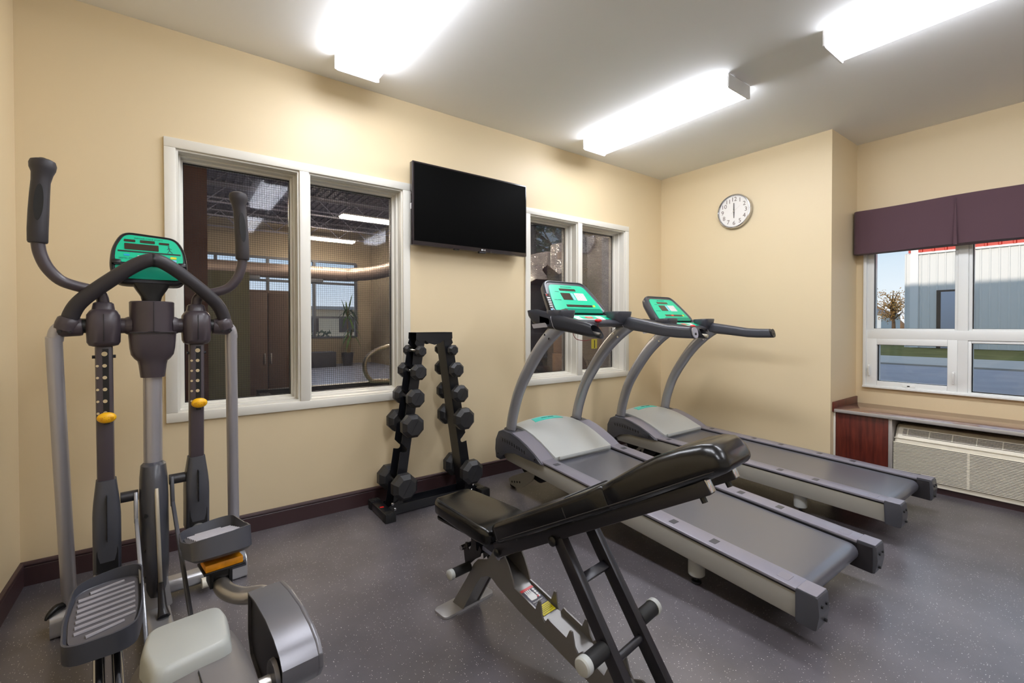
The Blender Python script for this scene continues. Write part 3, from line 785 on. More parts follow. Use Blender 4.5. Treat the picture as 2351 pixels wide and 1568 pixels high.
    b = MB(); b.plate(rrect(0.15, 0.048, 0.008, 3, 0, -0.009), po2+pn*0.0008, pu, pv, pn, 0.0006); b.build('key_surround', M_green, dash)
    b = MB(); b.plate(rrect(0.062, 0.034, 0.006, 3, 0, -0.009), po2+pn*0.0014, pu, pv, pn, 0.0015); b.build('stop_key', mat('stop_key_red', '#e2574f', 0.4), dash)
    text('STOP', 0.013, po2+pn*0.0032+pv*-0.009, pu, pv, pn, M_white, dash, 'lettering', 0.0002)
    for (a, c) in ((-0.105, 0.008), (-0.105, -0.028), (0.105, 0.008), (0.105, -0.028)):
        b = MB(); b.plate([(a-0.010, c-0.006), (a+0.010, c-0.006), (a, c+0.008)] if c > 0 else [(a-0.010, c+0.006), (a, c-0.008), (a+0.010, c+0.006)], po2+pn*0.0008, pu, pv, pn, 0.0006); b.build('arrow_key', M_blue, dash)
    # cup holders either side
    for s in (-1, 1):
        b = MB()
        c0 = Vector((s*0.268, 0.925, 0))
        rings = []
        for (z, w, l) in ((1.172, 0.060, 0.045), (1.186, 0.115, 0.085), (1.212, 0.150, 0.115), (1.242, 0.164, 0.130), (1.260, 0.168, 0.136), (1.263, 0.164, 0.132), (1.260, 0.152, 0.120), (1.222, 0.138, 0.106), (1.195, 0.10, 0.075)):
            rings.append([(c0.x+a, c0.y+c, z) for a, c in rrect(w, l, min(w, l)*0.34, 6)])
        b.loft(rings); b.build('cup_holder', M_dark2, t, angle=45)
    # console
    up = Vector((0, 0.180, 0.220)).normalized(); cu = Vector((1, 0, 0)); cn = cu.cross(up)     # faces the user
    co = Vector((0, 1.012, 1.250))
    outl = rpoly([(-0.262, 0.0), (0.262, 0.0), (0.232, 0.15), (0.192, 0.288), (-0.192, 0.288), (-0.232, 0.15)], 0.055, 6)
    b = MB()
    def ring_of(k, d): return [co+cu*(a*k)+up*((c-0.13)*k+0.13)+cn*d for a, c in outl]
    b.loft([ring_of(0.62, -0.085), ring_of(0.86, -0.072), ring_of(0.97, -0.045), ring_of(1.0, -0.012), ring_of(0.995, -0.002), ring_of(0.975, 0.006), ring_of(0.94, 0.007), ring_of(0.915, 0.000)]); con = b.build('console', M_dark2, t, angle=48)
    fp = co+cn*0.0012
    face = rpoly([(-0.222, 0.012), (0.222, 0.012), (0.200, 0.13), (0.160, 0.252), (-0.160, 0.252), (-0.200, 0.13)], 0.035, 5)
    b = MB(); b.plate(face, co-cn*0.002, cu, up, cn, 0.0045); b.build('faceplate', M_green, con)
    f2 = co+cn*0.0025
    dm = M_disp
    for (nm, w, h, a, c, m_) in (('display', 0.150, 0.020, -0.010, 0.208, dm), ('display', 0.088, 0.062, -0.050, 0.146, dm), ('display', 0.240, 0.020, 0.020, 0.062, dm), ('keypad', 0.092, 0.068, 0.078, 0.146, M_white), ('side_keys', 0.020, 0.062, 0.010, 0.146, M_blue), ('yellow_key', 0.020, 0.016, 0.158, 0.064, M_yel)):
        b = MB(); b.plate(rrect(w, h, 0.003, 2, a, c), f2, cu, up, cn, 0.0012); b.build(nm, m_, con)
    # keypad: dot pattern of keys
    b = MB()
    for i in range(5):
        for j in range(5):
            b.plate(rrect(0.010, 0.0035, 0.001, 1, 0.078-0.034+i*0.017, 0.146-0.026+j*0.013), f2+cn*0.0012, cu, up, cn, 0.0004)
    tag(b.build('key_print', mat('key_print', '#a8807c', 0.5), con), kind='stuff')
    text('INDOOR SPORTS', 0.013, f2+cu*(-0.01)+up*0.234+cn*0.0004, cu, up, cn, M_ink, con, 'lettering', 0.0003)
    text('HOTEL FITNESS', 0.009, f2+cu*(-0.150)+up*0.112+cn*0.0004, cu, up, cn, M_ink, con, 'lettering', 0.0003)
    text('PROGRAMS', 0.007, f2+cu*(-0.118)+up*0.186+cn*0.0004, cu, up, cn, M_ink, con, 'lettering', 0.0003)
    if display_on:
        text('8:88', 0.018, f2+cu*0.0+up*0.062+cn*0.0016, cu, up, cn, mat('led_digits', '#ff2a1a', 0.4, emit=('#ff2a1a', 1.5)), con, 'digits', 0.0003)
    b = MB(); b.plate(rpoly([(-0.185, -0.006), (0.205, -0.006), (0.180, 0.022), (-0.155, 0.022)], 0.010), co+cn*0.004+up*0.004, cu, up+cn*0.5, cn, 0.006); b.build('reading_ledge', M_green2, con)
    b = MB(); b.beam(co+cn*-0.05+up*0.02, Vector((0, 1.09, 1.20)), 0.30, 0.05, up=(0, 0, 1), bev=0.01); b.build('console_neck', M_dark, t)
    # safety key
    b = MB(); b.ball((0.005, 0.868, 1.200), 0.026, 0.020, 0.012); b.build('safety_key', M_red, t)
    # front lift leg and pan under the hood
    back = (lambda p: Matrix.Rotation(-R(tilt), 4, 'X') @ Vector(p))
    for s in (-1, 1):
        b = MB(); b.plate(rpoly([(1.50, 0.018), (1.43, 0.012), (1.36, 0.03), (1.24, 0.115), (1.20, 0.20), (1.24, 0.21), (1.29, 0.165), (1.47, 0.085), (1.52, 0.055)], 0.012, 3), (s*0.232, 0, 0), (0, 1, 0), (0, 0, 1), (s, 0, 0), 0.006)
        b.bm.verts.ensure_lookup_table()
        for v in b.bm.verts:
            if v.co.z < 0.12: v.co.z = back((0, v.co.y, v.co.z)).z
        lg = b.build('lift_leg', M_rail, t)
        for k in range(4):
            yy = 1.475-k*0.030; zz = 0.042+k*0.007
            q = back((0, yy, zz))
            b = MB(); b.cyl((s*0.2375, yy, q.z), (s*0.2390, yy, q.z), 0.0075, n=12); b.build('leg_hole', M_black, lg)
        q = back((0, 1.485, 0.022))
        b = MB(); b.cyl((s*0.236, 1.485, q.z+0.001), (s*0.205, 1.485, q.z+0.001), 0.020, n=16); b.build('wheel', M_black, t)
    b = MB(); b.cyl((-0.235, 1.25, 0.165), (0.235, 1.25, 0.165), 0.014, n=12); b.build('lift_axle', M_black, t)
    b = MB(); b.prism(rpoly([(1.10, 0.27), (1.12, 0.15), (1.20, 0.095), (1.40, 0.13), (1.46, 0.27)], 0.03), 'x', -0.20, 0.20); b.build('motor_pan', M_black, t)
    # red cord and yellow tag
    if remote:
        b = MB(); b.tube([(-0.255, 0.96, 1.262), (-0.225, 0.915, 1.268), (-0.206, 0.90, 1.225), (-0.200, 0.895, 1.16), (-0.17, 0.90, 1.09), (-0.09, 0.90, 1.072), (-0.03, 0.90, 1.078)], 0.0020, 8, smooth=5); b.tube([(0.0, 0.87, 1.19), (0.005, 0.875, 1.13), (-0.015, 0.895, 1.085)], 0.0018, 8, smooth=4); b.build('safety_cord', mat('red_cord', '#7e1a20', 0.5), t)
        b = MB(); b.plate(rrect(0.052, 0.062, 0.004, 2), (-0.005, 0.895, 1.050), (1, 0, 0), (0, 0, 1), (0, -1, 0), 0.001); tg = b.build('warning_tag', mat('olive_yellow_tag', '#a89a2a', 0.5), t)
        b = MB(); b.plate(rrect(0.007, 0.05, 0.001, 1), (-0.002, 0.894, 1.048), (1, 0, 0), (0, 0, 1), (0, -1, 0), 0.0012); b.build('tag_print', M_inkblack, tg)
    return t
treadmill((2.18, -1.79, 0), 0.0, 'treadmill nearer the weight bench, steeper deck, remote control leaning on its console', False, True)
treadmill((3.405, -1.745, 0), -2.6, 'treadmill farther right, beside the wall with the clock, red digits on its console', True, False)

def remote():
    u = Vector((0.10, -0.42, -1)).normalized(); s = Vector((1, 0.15, 0)).normalized(); s = (s-u*s.dot(u)).normalized(); n = s.cross(u)
    if n.y > 0: n = -n
    c = Vector((1.930, -0.745, 1.298))
    t = thing('remote_control', 'slim black remote control leaning against the left side of the console', 'remote', c)
    c = Vector((0, 0, 0))
    b = MB(); b.obox(c, s, u, n, 0.040, 0.165, 0.016, 0.004); b.build('body', M_black, t)
    b = MB(); b.obox(c-u*0.070+n*0.008-s*0.009, s, u, n, 0.011, 0.011, 0.003, 0.001); b.build('power_key', M_red, t)
    for k, (d, l) in enumerate(((-0.050, 0.010), (-0.034, 0.009), (-0.019, 0.009), (-0.004, 0.009), (0.011, 0.009))):
        b = MB(); b.obox(c+u*d+n*0.008, s, u, n, 0.030, l, 0.003, 0.001); b.build('key_row', M_white, t)
    b = MB(); b.obox(c+u*0.043+n*0.008, s, u, n, 0.032, 0.034, 0.003, 0.001); b.build('key_pad', M_blue, t)
remote()

# ------------------------------------------------------------------ elliptical trainer (local frame: y to the wall)
def elliptical():
    t = thing('elliptical_trainer', 'dark grey elliptical cross trainer with green console and silver legs', 'elliptical trainer', (-0.075, -0.68, 0), R(6))
    # front stabiliser
    b = MB(); b.prism(rrect(0.075, 0.058, 0.022, 5, 0.185, 0.050), 'x', -0.27, 0.31, 0); fs = b.build('front_stabiliser', M_silverbase, t)
    b = MB(); b.prism(rpoly([(0.130, 0.0), (0.250, 0.0), (0.250, 0.060), (0.225, 0.100), (0.165, 0.106), (0.130, 0.075)], 0.015), 'x', 0.255, 0.350, 0.004); b.build('end_cover', M_silverbase, fs)
    b = MB(); b.prism(rpoly([(0.128, 0.048), (0.252, 0.048), (0.252, 0.075), (0.228, 0.112), (0.165, 0.118), (0.128, 0.085)], 0.015), 'x', 0.262, 0.345, 0.004); b.build('end_hood', M_dark2, fs)
    b = MB(); b.prism(rpoly([(0.130, 0.0), (0.240, 0.0), (0.240, 0.075), (0.20, 0.095), (0.15, 0.095), (0.130, 0.07)], 0.02), 'x', -0.300, -0.250, 0.006); b.build('end_cover', M_silverbase, fs)
    b = MB(); b.tube([(-0.255, 0.17, 0.103), (-0.280, 0.15, 0.110), (-0.300, 0.135, 0.098), (-0.310, 0.125, 0.085)], [0.011, 0.014, 0.010, 0.003], 10, smooth=3); b.build('release_lever', M_black, fs)
    b = MB(); b.cyl((0.17, 0.12, 0.04), (0.20, 0.12, 0.04), 0.022, n=16); b.build('transport_wheel', M_cream, fs)
    # outer silver legs
    for s, base in ((-1, -0.246), (1, 0.306)):
        b = MB(); b.tube([(s*0.243, 0.0, 1.168), (s*0.262, 0.003, 1.158), (s*0.270, 0.010, 1.120), (s*0.271, 0.022, 1.04), (base, 0.178, 0.085)], 0.0225, 16, smooth=6); b.build('side_leg', M_silver, t)
    # main beam on the floor
    b = MB(); b.prism(rrect(0.085, 0.070, 0.02, 4, 0, 0.055), 'y', -1.25, 0.19); b.build('main_beam', M_silverbase, t)
    # centre pole with covers
    b = MB(); b.tube([(0, 0.002, 1.06), (0.0, 0.03, 0.56), (0.004, 0.06, 0.2)], 0.030, 20); b.build('centre_pole', M_silver, t)
    b = MB(); rings = []
    for (z, y, hw, f, r_) in ((0.635, 0.020, 0.030, 0.032, 0.034), (0.625, 0.018, 0.040, 0.048, 0.040), (0.58, 0.012, 0.044, 0.062, 0.045), (0.50, 0.006, 0.046, 0.072, 0.05), (0.36, 0.0, 0.046, 0.085, 0.055), (0.25, -0.010, 0.044, 0.090, 0.058), (0.17, -0.015, 0.040, 0.080, 0.055), (0.135, -0.02, 0.032, 0.055, 0.045)):
        rings.append([(hw*math.cos(a), y+(f if math.sin(a) < 0 else r_)*math.sin(a)*(1.0), z) for a in [2*PI*k/24 for k in range(24)]])
    b.loft(rings); cov = b.build('pole_cover', M_dark2, t)
    b = MB(); b.tube([(0.004, -0.052, 0.545), (0.004, -0.072, 0.48), (0.006, -0.088, 0.36), (0.008, -0.100, 0.25), (0.010, -0.095, 0.19)], 0.007, 10, smooth=4); b.build('bright_strip', mat('pale_strip', '#c9c0ae', 0.3, metal=0.4), cov)
    for z in (0.45, 0.32, 0.22):
        b = MB(); b.cyl((-0.030, -0.068, z), (-0.030, -0.050, z), 0.006, n=10); b.build('screw', M_black, cov)
    b = MB(); b.prism(rpoly([(-0.035, 0.20), (0.035, 0.20), (0.050, 0.085), (-0.050, 0.085)], 0.008), 'y', -0.065, 0.06, 0.004); b.build('pole_foot', M_silverbase, t)
    b = MB(); b.tube([(0.010, -0.10, 0.20), (0.012, -0.13, 0.12), (0.014, -0.16, 0.095)], [0.010, 0.014, 0.020], 10); b.build('latch_pin', M_dark, t)
    # hub
    b = MB(); b.lathe([(0.060, 1.145), (0.069, 1.150), (0.070, 1.262), (0.066, 1.266), (0.058, 1.266), (0.050, 1.260)], (0, 0, 0), (0, 0, 1), 32); hub = b.build('hub', M_ell, t)
    b = MB(); rings = []
    for (z, w, d) in ((1.150, 0.146, 0.130), (1.120, 0.142, 0.130), (1.085, 0.138, 0.120), (1.060, 0.130, 0.110), (1.045, 0.112, 0.100), (1.035, 0.092, 0.095), (1.020, 0.086, 0.092), (0.972, 0.076, 0.080)):
        rings.append([(a, c, z) for a, c in rrect(w, d, 0.035, 6)])
    b.loft(rings); b.build('hub_skirt', M_ell, hub, angle=30)
    b = MB(); b.box(-0.071, -0.0715, 1.1445, 0.071, -0.055, 1.147); b.build('seam', M_black, hub)
    b = MB(); b.box(-0.0006, -0.0712, 1.147, 0.0006, -0.06, 1.264); b.build('seam', M_black, hub)
    b = MB(); b.cyl((-0.262, 0, 1.172), (0.262, 0, 1.172), 0.024, n=18); b.build('cross_shaft', M_black, hub)
    for s in (-1, 1):
        b = MB(); b.cyl((s*0.066, 0, 1.172), (s*0.112, 0, 1.172), 0.029, n=22); b.lathe([(0.036, 0.0), (0.034, 0.012), (0.030, 0.020)], (s*0.062, 0, 1.172), (s, 0, 0), 22); b.build('shaft_sleeve', M_ell, hub)
        # pivot housing
        b = MB(); rings = []
        for (z, w, d) in ((1.096, 0.060, 0.06), (1.100, 0.082, 0.085), (1.112, 0.094, 0.104), (1.172, 0.098, 0.112), (1.212, 0.094, 0.104), (1.226, 0.078, 0.085), (1.232, 0.066, 0.066), (1.254, 0.058, 0.056), (1.259, 0.046, 0.046)):
            rings.append([(s*0.142+a, c, z) for a, c in rrect(w, d, min(w, d)*0.34, 6)])
        b.loft(rings); pv = b.build('pivot_housing', M_ell, t, angle=35)
        b = MB(); b.box(s*0.142-0.0008, -0.0568, 1.115, s*0.142+0.0008, -0.05, 1.215); b.build('seam', M_black, pv)
        b = MB(); b.cyl((s*0.188, 0, 1.172), (s*0.205, 0, 1.172), 0.027, n=20); b.build('bush', M_black, pv)
        # clamp at the outer end
        b = MB(); b.lathe([(0.020, -0.012), (0.031, -0.008), (0.033, 0.0), (0.033, 0.045), (0.028, 0.055), (0.014, 0.060)], (s*0.208, 0, 1.168), (s, 0, -0.06), 22); cl = b.build('clamp', M_ell, t)
        b = MB(); b.lathe([(0.034, -0.02), (0.036, 0.0), (0.035, 0.018), (0.030, 0.024)], (s*0.236, -0.004, 1.176), (-s*0.35, -0.1, 1), 22); b.build('clamp_socket', M_ell, cl)
        for dx in (0.232, 0.258):
            b = MB(); b.cyl((s*dx, -0.034, 1.152), (s*dx, -0.026, 1.152), 0.006, n=10); b.build('screw', M_black, cl)
        # swinging upper handle
        P = [(0.142, 0, 1.235), (0.143, 0, 1.262), (0.150, -0.004, 1.288), (0.178, -0.012, 1.304), (0.215, -0.018, 1.314), (0.254, -0.022, 1.332), (0.285, -0.025, 1.372), (0.302, -0.026, 1.420), (0.307, -0.026, 1.462)]
        b = MB(); b.tube([(s*x, y, z) for x, y, z in P], 0.0185, 16, smooth=5); hd = b.build('swing_handle', M_ell, t)
        G = [(0.3070, 1.455, 0.024), (0.3070, 1.460, 0.026), (0.3065, 1.50, 0.0265), (0.304, 1.56, 0.0265), (0.301, 1.62, 0.0255), (0.298, 1.665, 0.0245), (0.2945, 1.692, 0.0275), (0.2935, 1.708, 0.0335), (0.2925, 1.724, 0.0350), (0.292, 1.736, 0.0315), (0.292, 1.742, 0.020)]
        b = MB(); b.tube([(s*x, -0.027, z) for x, z, r_ in G], [r_ for x, z, r_ in G], 20); gr = b.build('grip', M_foam, hd)
        b = MB(); b.plate(circ(0.013, 20, 0, 0, 0.75), (s*0.2925, -0.046, 1.734), (1, 0, 0), (0, 0.6, 0.8), (0, -0.8, 0.6), 0.004); b.build('thumb_pad', M_black, gr)
        b = MB(); b.plate(circ(0.012, 24, 0, 0, 5.2), (s*0.3025, -0.0510, 1.59), (1, 0, 0), (-s*0.06, 0, 1), (0, -1, 0), 0.0030); b.build('grip_inlay', M_rubber, gr)
        # lower arm with adjustment holes
        a0, a1 = Vector((s*0.142, 0.0, 1.11)), Vector((s*0.139, 0.012, 0.36 if s < 0 else 0.40))
        b = MB(); b.beam(a0, a1, 0.050, 0.052, up=(0, 1, 0), bev=0.012); arm = b.build('swing_arm', M_ell, t)
        d = (a1-a0)
        b = MB(); b.beam(a0+d*0.03+Vector((0.004, -0.0262, 0)), a0+d*0.40+Vector((0.004, -0.0262, 0)), 0.017, 0.0022, up=(0, 1, 0)); sl = b.build('slot', M_black, arm)
        for k in range(6):
            q = a0+d*(0.055+0.058*k)
            b = MB(); b.cyl(q+Vector((0.001, -0.0285, 0)), q+Vector((0.001, -0.026, 0)), 0.0085 if k == 0 else 0.0065, n=12); b.build('hole', mat('through_hole', '#c9b690', 0.6), sl)
            if k:
                b = MB(); b.cyl(q+Vector((-s*0 + (-0.019), -0.0275, 0)), q+Vector((-0.019, -0.0262, 0)), 0.0045, n=10); b.build('hole', mat('through_hole', '#c9b690', 0.6), arm)
        q = a0+d*(0.365 if s < 0 else 0.355)
        b = MB(); b.ball(q+Vector((0.004, -0.046, 0)), 0.028, 0.016, 0.020); kn = b.build('pull_knob', M_yellow, arm)
        for k in range(-3, 4):
            b = MB(); b.box(q.x+0.004+k*0.0058-0.0012, q.y-0.0610, q.z-0.010+abs(k)*0.0012, q.x+0.004+k*0.0058+0.0012, q.y-0.056+0.0007*k*k, q.z+0.006-abs(k)*0.001); b.build('knob_rib', mat('knob_rib', '#c98a05', 0.5), kn)
        b = MB(); b.cyl(q+Vector((0.004, -0.04, 0)), q+Vector((0.004, -0.02, 0)), 0.009, n=12); b.build('knob_stem', M_black, kn)
        b = MB(); b.cyl(a0+d*0.07+Vector((-0.033, 0, 0)), a0+d*0.07+Vector((0.033, 0, 0)), 0.006, n=10); b.build('pin', M_black, arm)
        # lower arm shroud, open towards the pedal
        zt, zb = (0.60, 0.265) if s < 0 else (0.635, 0.34)
        b = MB(); rings = []
        for k in range(9):
            f = k/8; z = zt+(zb-zt)*f
            w = 0.058+0.022*min(1, f*3); dd = 0.064+0.05*min(1, f*2)
            y = 0.006+0.012*f
            rings.append([(s*0.139+a, y+c, z) for a, c in rrect(w, dd, 0.02, 5)])
        b.loft(rings); shd = b.build('arm_shroud', M_dark2, t, angle=40)
        b = MB(); b.box(s*0.139-0.0008, -0.0568, zb+0.12, s*0.139+0.0008, -0.030, zt-0.05); b.build('seam', M_black, shd)
        b = MB(); b.plate(rpoly([(-0.030, 0.0), (0.030, 0.0), (0.030, 0.085), (0.018, 0.108), (-0.018, 0.108), (-0.030, 0.085)], 0.012), (s*0.139, -0.0395, zb+0.004), (1, 0, 0), (0, 0, 1), (0, -1, 0), 0.001); b.build('shroud_opening', M_black, shd)
        b = MB(); b.cyl((s*0.10, 0.004, zt-0.08), (s*0.048, 0.004, zt-0.08), 0.020, n=18); pl = b.build('link_pivot', M_dark, t)
        # link bar beside the pole
        zl = zt-0.08
        xl = 0.056
        b = MB(); b.beam((s*xl, 0.0, zl+0.012), (s*xl, -0.03, zl-0.10), 0.012, 0.036, up=(0, 1, 0), bev=0.003); b.beam((s*xl, -0.025, zl-0.08), (s*xl, -0.62, 0.105 if s < 0 else 0.16), 0.012, 0.022, bev=0.003); b.build('link_bar', M_tmpost if s < 0 else M_dark2, t)
    # static inverted V handlebar
    V = [(-0.232, -0.004, 1.178), (-0.226, -0.012, 1.215), (-0.197, -0.028, 1.266), (-0.114, -0.055, 1.346), (-0.045, -0.070, 1.402), (0.0, -0.075, 1.420), (0.045, -0.070, 1.404), (0.126, -0.052, 1.342), (0.205, -0.026, 1.270), (0.236, -0.010, 1.215), (0.243, -0.004, 1.178)]
    b = MB(); b.tube(V, [0.025]*len(V), 18, smooth=6); hb = b.build('fixed_handlebar', M_foam, t)
    b = MB(); b.lathe([(0.0257, -0.004), (0.0262, 0.0), (0.0257, 0.004)], (0.0, -0.075, 1.420), (1, 0, 0), 20); b.build('grip_joint', M_black, hb)
    # console
    cu = Vector((1, 0, 0)); up = Vector((0, 0.34, 0.94)).normalized(); cn = cu.cross(up); co = Vector((-0.002, 0.012, 1.422))
    outl = rpoly([(-0.108, -0.098), (0.104, -0.098), (0.120, -0.03), (0.114, 0.055), (0.086, 0.112), (-0.084, 0.122), (-0.116, 0.055), (-0.124, -0.03)], 0.032, 5)
    b = MB()
    rg = lambda k, d: [co+cu*(a*k)+up*(c*k)+cn*d for a, c in outl]
    b.loft([rg(0.55, -0.075), rg(0.85, -0.060), rg(0.98, -0.030), rg(1.0, -0.008), rg(0.985, 0.004), rg(0.955, 0.008), rg(0.93, 0.004)]); con = b.build('console', M_dark, t, angle=45)
    f1 = co+cn*0.002
    face = rpoly([(-0.108, -0.010), (0.104, -0.010), (0.102, 0.050), (0.078, 0.100), (-0.076, 0.108), (-0.103, 0.050)], 0.022, 5)
    b = MB(); b.plate(face, f1, cu, up, cn, 0.0040); b.build('faceplate', M_green, con)
    b = MB(); b.plate(rpoly([(-0.098, -0.078), (0.094, -0.078), (0.106, -0.018), (-0.110, -0.018)], 0.02, 5), f1+cn*0.001, cu, up, cn, 0.0044); b.build('lower_faceplate', M_green2, con)
    f2 = f1+cn*0.0040
    for (w, h, a, c) in ((0.034, 0.010, -0.062, 0.082), (0.046, 0.012, -0.008, 0.082), (0.033, 0.009, 0.044, 0.080), (0.104, 0.026, -0.026, 0.057)):
        b = MB(); b.plate(rrect(w, h, 0.002, 2, a, c), f2, cu, up, cn, 0.0012); b.build('display', M_disp, con)
    b = MB(); b.plate([(-0.098, 0.033), (0.096, 0.033), (0.096, 0.039), (-0.098, 0.039)], f2, cu, up, cn, 0.0010); b.build('stripe', M_inkblack, con)
    for (nm, w, h, a, c, m_) in (('blue_key', 0.018, 0.007, -0.072, 0.020, mat('bright_blue_key', '#23a6d8', 0.4)), ('white_key', 0.020, 0.010, -0.030, 0.016, M_white), ('white_key', 0.020, 0.010, 0.034, 0.016, M_white), ('yellow_key', 0.020, 0.009, 0.072, 0.020, M_yel), ('blue_arrow', 0.016, 0.008, 0.074, 0.007, M_blue), ('stop_key', 0.028, 0.013, 0.004, 0.002, M_red)):
        b = MB(); b.plate(rrect(w, h, 0.002, 2, a, c), f2, cu, up, cn, 0.0012); b.build(nm, m_, con)
    # little runner pictogram and print
    b = MB()
    for p0, p1, w in (((0.058, 0.066), (0.061, 0.052), 0.004), ((0.061, 0.053), (0.054, 0.041), 0.0025), ((0.061, 0.053), (0.070, 0.041), 0.0025), ((0.058, 0.064), (0.068, 0.058), 0.002), ((0.059, 0.064), (0.053, 0.055), 0.002)):
        A = f2+cu*p0[0]+up*p0[1]; B = f2+cu*p1[0]+up*p1[1]; b.beam(A, B, w, 0.0008, up=cn)
    b.plate(circ(0.0028, 10, 0.0585, 0.070), f2, cu, up, cn, 0.0006)
    b.build('runner_pictogram', M_ink, con)
    text('INDOOR CYCLE SPORTS', 0.0080, f2+cu*-0.004+up*0.094, cu, up, cn, M_inkblack, con, 'lettering', 0.0003)
    text('HOTEL FITNESS', 0.0085, f2+cu*-0.066+up*0.006, cu, up, cn, M_inkblack, con, 'lettering', 0.0003)
    for s in (-1, 1):
        b = MB(); b.obox(co+cu*(s*0.100-0.002)+up*-0.012+cn*0.010, cu, up, cn, 0.026, 0.018, 0.012, 0.004); b.build('ledge_clip', M_black, con)
    b = MB(); b.plate(rpoly([(-0.110, -0.024), (0.106, -0.024), (0.106, -0.018), (-0.110, -0.018)], 0.002, 2), f1, cu, up, cn, 0.010); b.build('reading_ledge', M_dark, con)
    b = MB(); rings = []
    for (z, w, d, y) in ((1.335, 0.120, 0.060, 0.0), (1.310, 0.095, 0.055, 0.0), (1.285, 0.066, 0.050, 0.0), (1.262, 0.056, 0.050, 0.0)):
        rings.append([(a-0.002, c+y, z) for a, c in rrect(w, d, 0.02, 5)])
    b.loft(rings); b.build('console_neck', M_black, t)
    # pedals
    def pedal(cx, cyy, cz, pitch, yaw):
        M = Matrix.Translation((cx, cyy, cz)) @ Matrix.Rotation(yaw, 4, 'Z') @ Matrix.Rotation(pitch, 4, 'X')
        o2 = rpoly([(-0.088, -0.195), (0.070, -0.200), (0.090, -0.06), (0.094, 0.175), (0.020, 0.195), (-0.080, 0.165), (-0.096, -0.02)], 0.05, 5)
        o2 = [(x, y*0.91) for x, y in o2]
        k = len(o2)
        hgt = lambda x, y: 0.013+0.030*max(0, (y-0.02)/0.17)**1.5+0.010*max(0, (x-0.0)/0.09)+0.012*max(0, (-y-0.12)/0.08)
        b = MB()
        r0 = [M @ Vector((x*0.88, y*0.9, -0.046 if y < 0.05 else -0.026)) for x, y in o2]
        r1 = [M @ Vector((x, y, -0.036 if y < 0 else -0.016)) for x, y in o2]
        r2 = [M @ Vector((x, y, hgt(x, y))) for x, y in o2]
        r3 = [M @ Vector((x*0.955, y*0.975, hgt(x, y)+0.001)) for x, y in o2]
        r4 = [M @ Vector((x*0.925, y*0.955, 0.006)) for x, y in o2]
        r5 = [M @ Vector((x*0.89, y*0.93, 0.003)) for x, y in o2]
        b.loft([r0, r1, r2, r3, r4, r5]); pd = b.build('pedal', M_dark2, t, angle=40)
        b = MB(); b.loft([[M @ Vector((x*0.86, y*0.90, 0.003)) for x, y in o2], [M @ Vector((x*0.86, y*0.90, 0.0075)) for x, y in o2]]); b.build('tread_plate', M_rib, pd)
        for i in range(9):
            yy = -0.118+i*0.0298; l = 0.066 if i not in (0, 8) else 0.040
            A = M @ Vector((-l, yy-0.012, 0.0085)); B = M @ Vector((l+0.004, yy+0.014, 0.0085))
            b = MB(); b.tube([A, B], [0.0060, 0.0048], 8); b.build('tread_rib', M_rib2, pd)
        return pd, M
    pl, ML = pedal(-0.148, -0.380, 0.292, R(4), R(-2))
    pr_, MR = pedal(0.130, -0.440, 0.452, R(-15), R(2))
    # left pedal rails
    for dx in (-0.020, 0.020):
        b = MB(); b.cyl((-0.145+dx, -0.95, 0.150), (-0.145+dx, 0.0, 0.262), 0.014, n=14); b.build('pedal_rail', M_chrome, t)
    # right pedal bracket, orange block and curved tube
    b = MB(); b.obox((0.138, -0.51, 0.396), (1, 0.03, 0), (0, 1, -0.12), (0, 0.12, 1), 0.105, 0.10, 0.022, 0.003); b.build('orange_block', M_orange, t)
    b = MB(); b.obox((0.138, -0.50, 0.380), (1, 0.03, 0), (0, 1, -0.12), (0, 0.12, 1), 0.115, 0.13, 0.008, 0.002); b.obox((0.110, -0.47, 0.350), (1, 0, 0), (0, 1, 0), (0, 0, 1), 0.010, 0.07, 0.085, 0.002); b.obox((0.165, -0.47, 0.350), (1, 0, 0), (0, 1, 0), (0, 0, 1), 0.010, 0.07, 0.085, 0.002); b.build('pedal_bracket', M_black, t)
    b = MB(); b.cyl((0.112, -0.47, 0.345), (0.163, -0.47, 0.345), 0.030, n=18); b.build('pedal_roller', M_black, t)
    b = MB(); b.tube([(0.138, 0.0, 0.345), (0.138, -0.30, 0.325), (0.138, -0.44, 0.315), (0.145, -0.53, 0.302), (0.180, -0.60, 0.300), (0.225, -0.65, 0.310), (0.235, -0.72, 0.305)], 0.026, 16, smooth=6); b.build('crank_tube', M_steel, t)
    # rear housing and lid
    b = MB(); rings = []
    for (y, hw, zt) in ((-0.735, 0.085, 0.10), (-0.745, 0.115, 0.25), (-0.765, 0.128, 0.315), (-0.80, 0.132, 0.345), (-0.90, 0.134, 0.362), (-1.05, 0.132, 0.358), (-1.20, 0.128, 0.335), (-1.30, 0.118, 0.29), (-1.36, 0.10, 0.20), (-1.375, 0.08, 0.08)):
        ring = []
        for a in [PI*k/16 for k in range(17)]:
            ca, sa = math.cos(a), math.sin(a)
            ring.append((0.008+hw*math.copysign(abs(ca)**0.45, ca), y, 0.035+(zt-0.035)*abs(sa)**0.45))
        ring += [(0.008-hw, y, 0.03), (0.008+hw, y, 0.03)]
        rings.append(ring)
    b.loft(rings); hs = b.build('drive_housing', M_housing, t, angle=50)
    b = MB(); b.box(0.0075, -1.37, 0.30, 0.0090, -0.985, 0.3635); b.build('seam', M_black, hs)
    b = MB(); o3 = rpoly([(-0.080, -0.985), (0.082, -0.965), (0.098, -0.83), (0.088, -0.765), (-0.075, -0.770), (-0.094, -0.86)], 0.028, 5)
    cxx, cyy = 0.006, -0.87
    sh = lambda k: [(cxx+(x-cxx)*k, cyy+(y-cyy)*k) for x, y in o3]
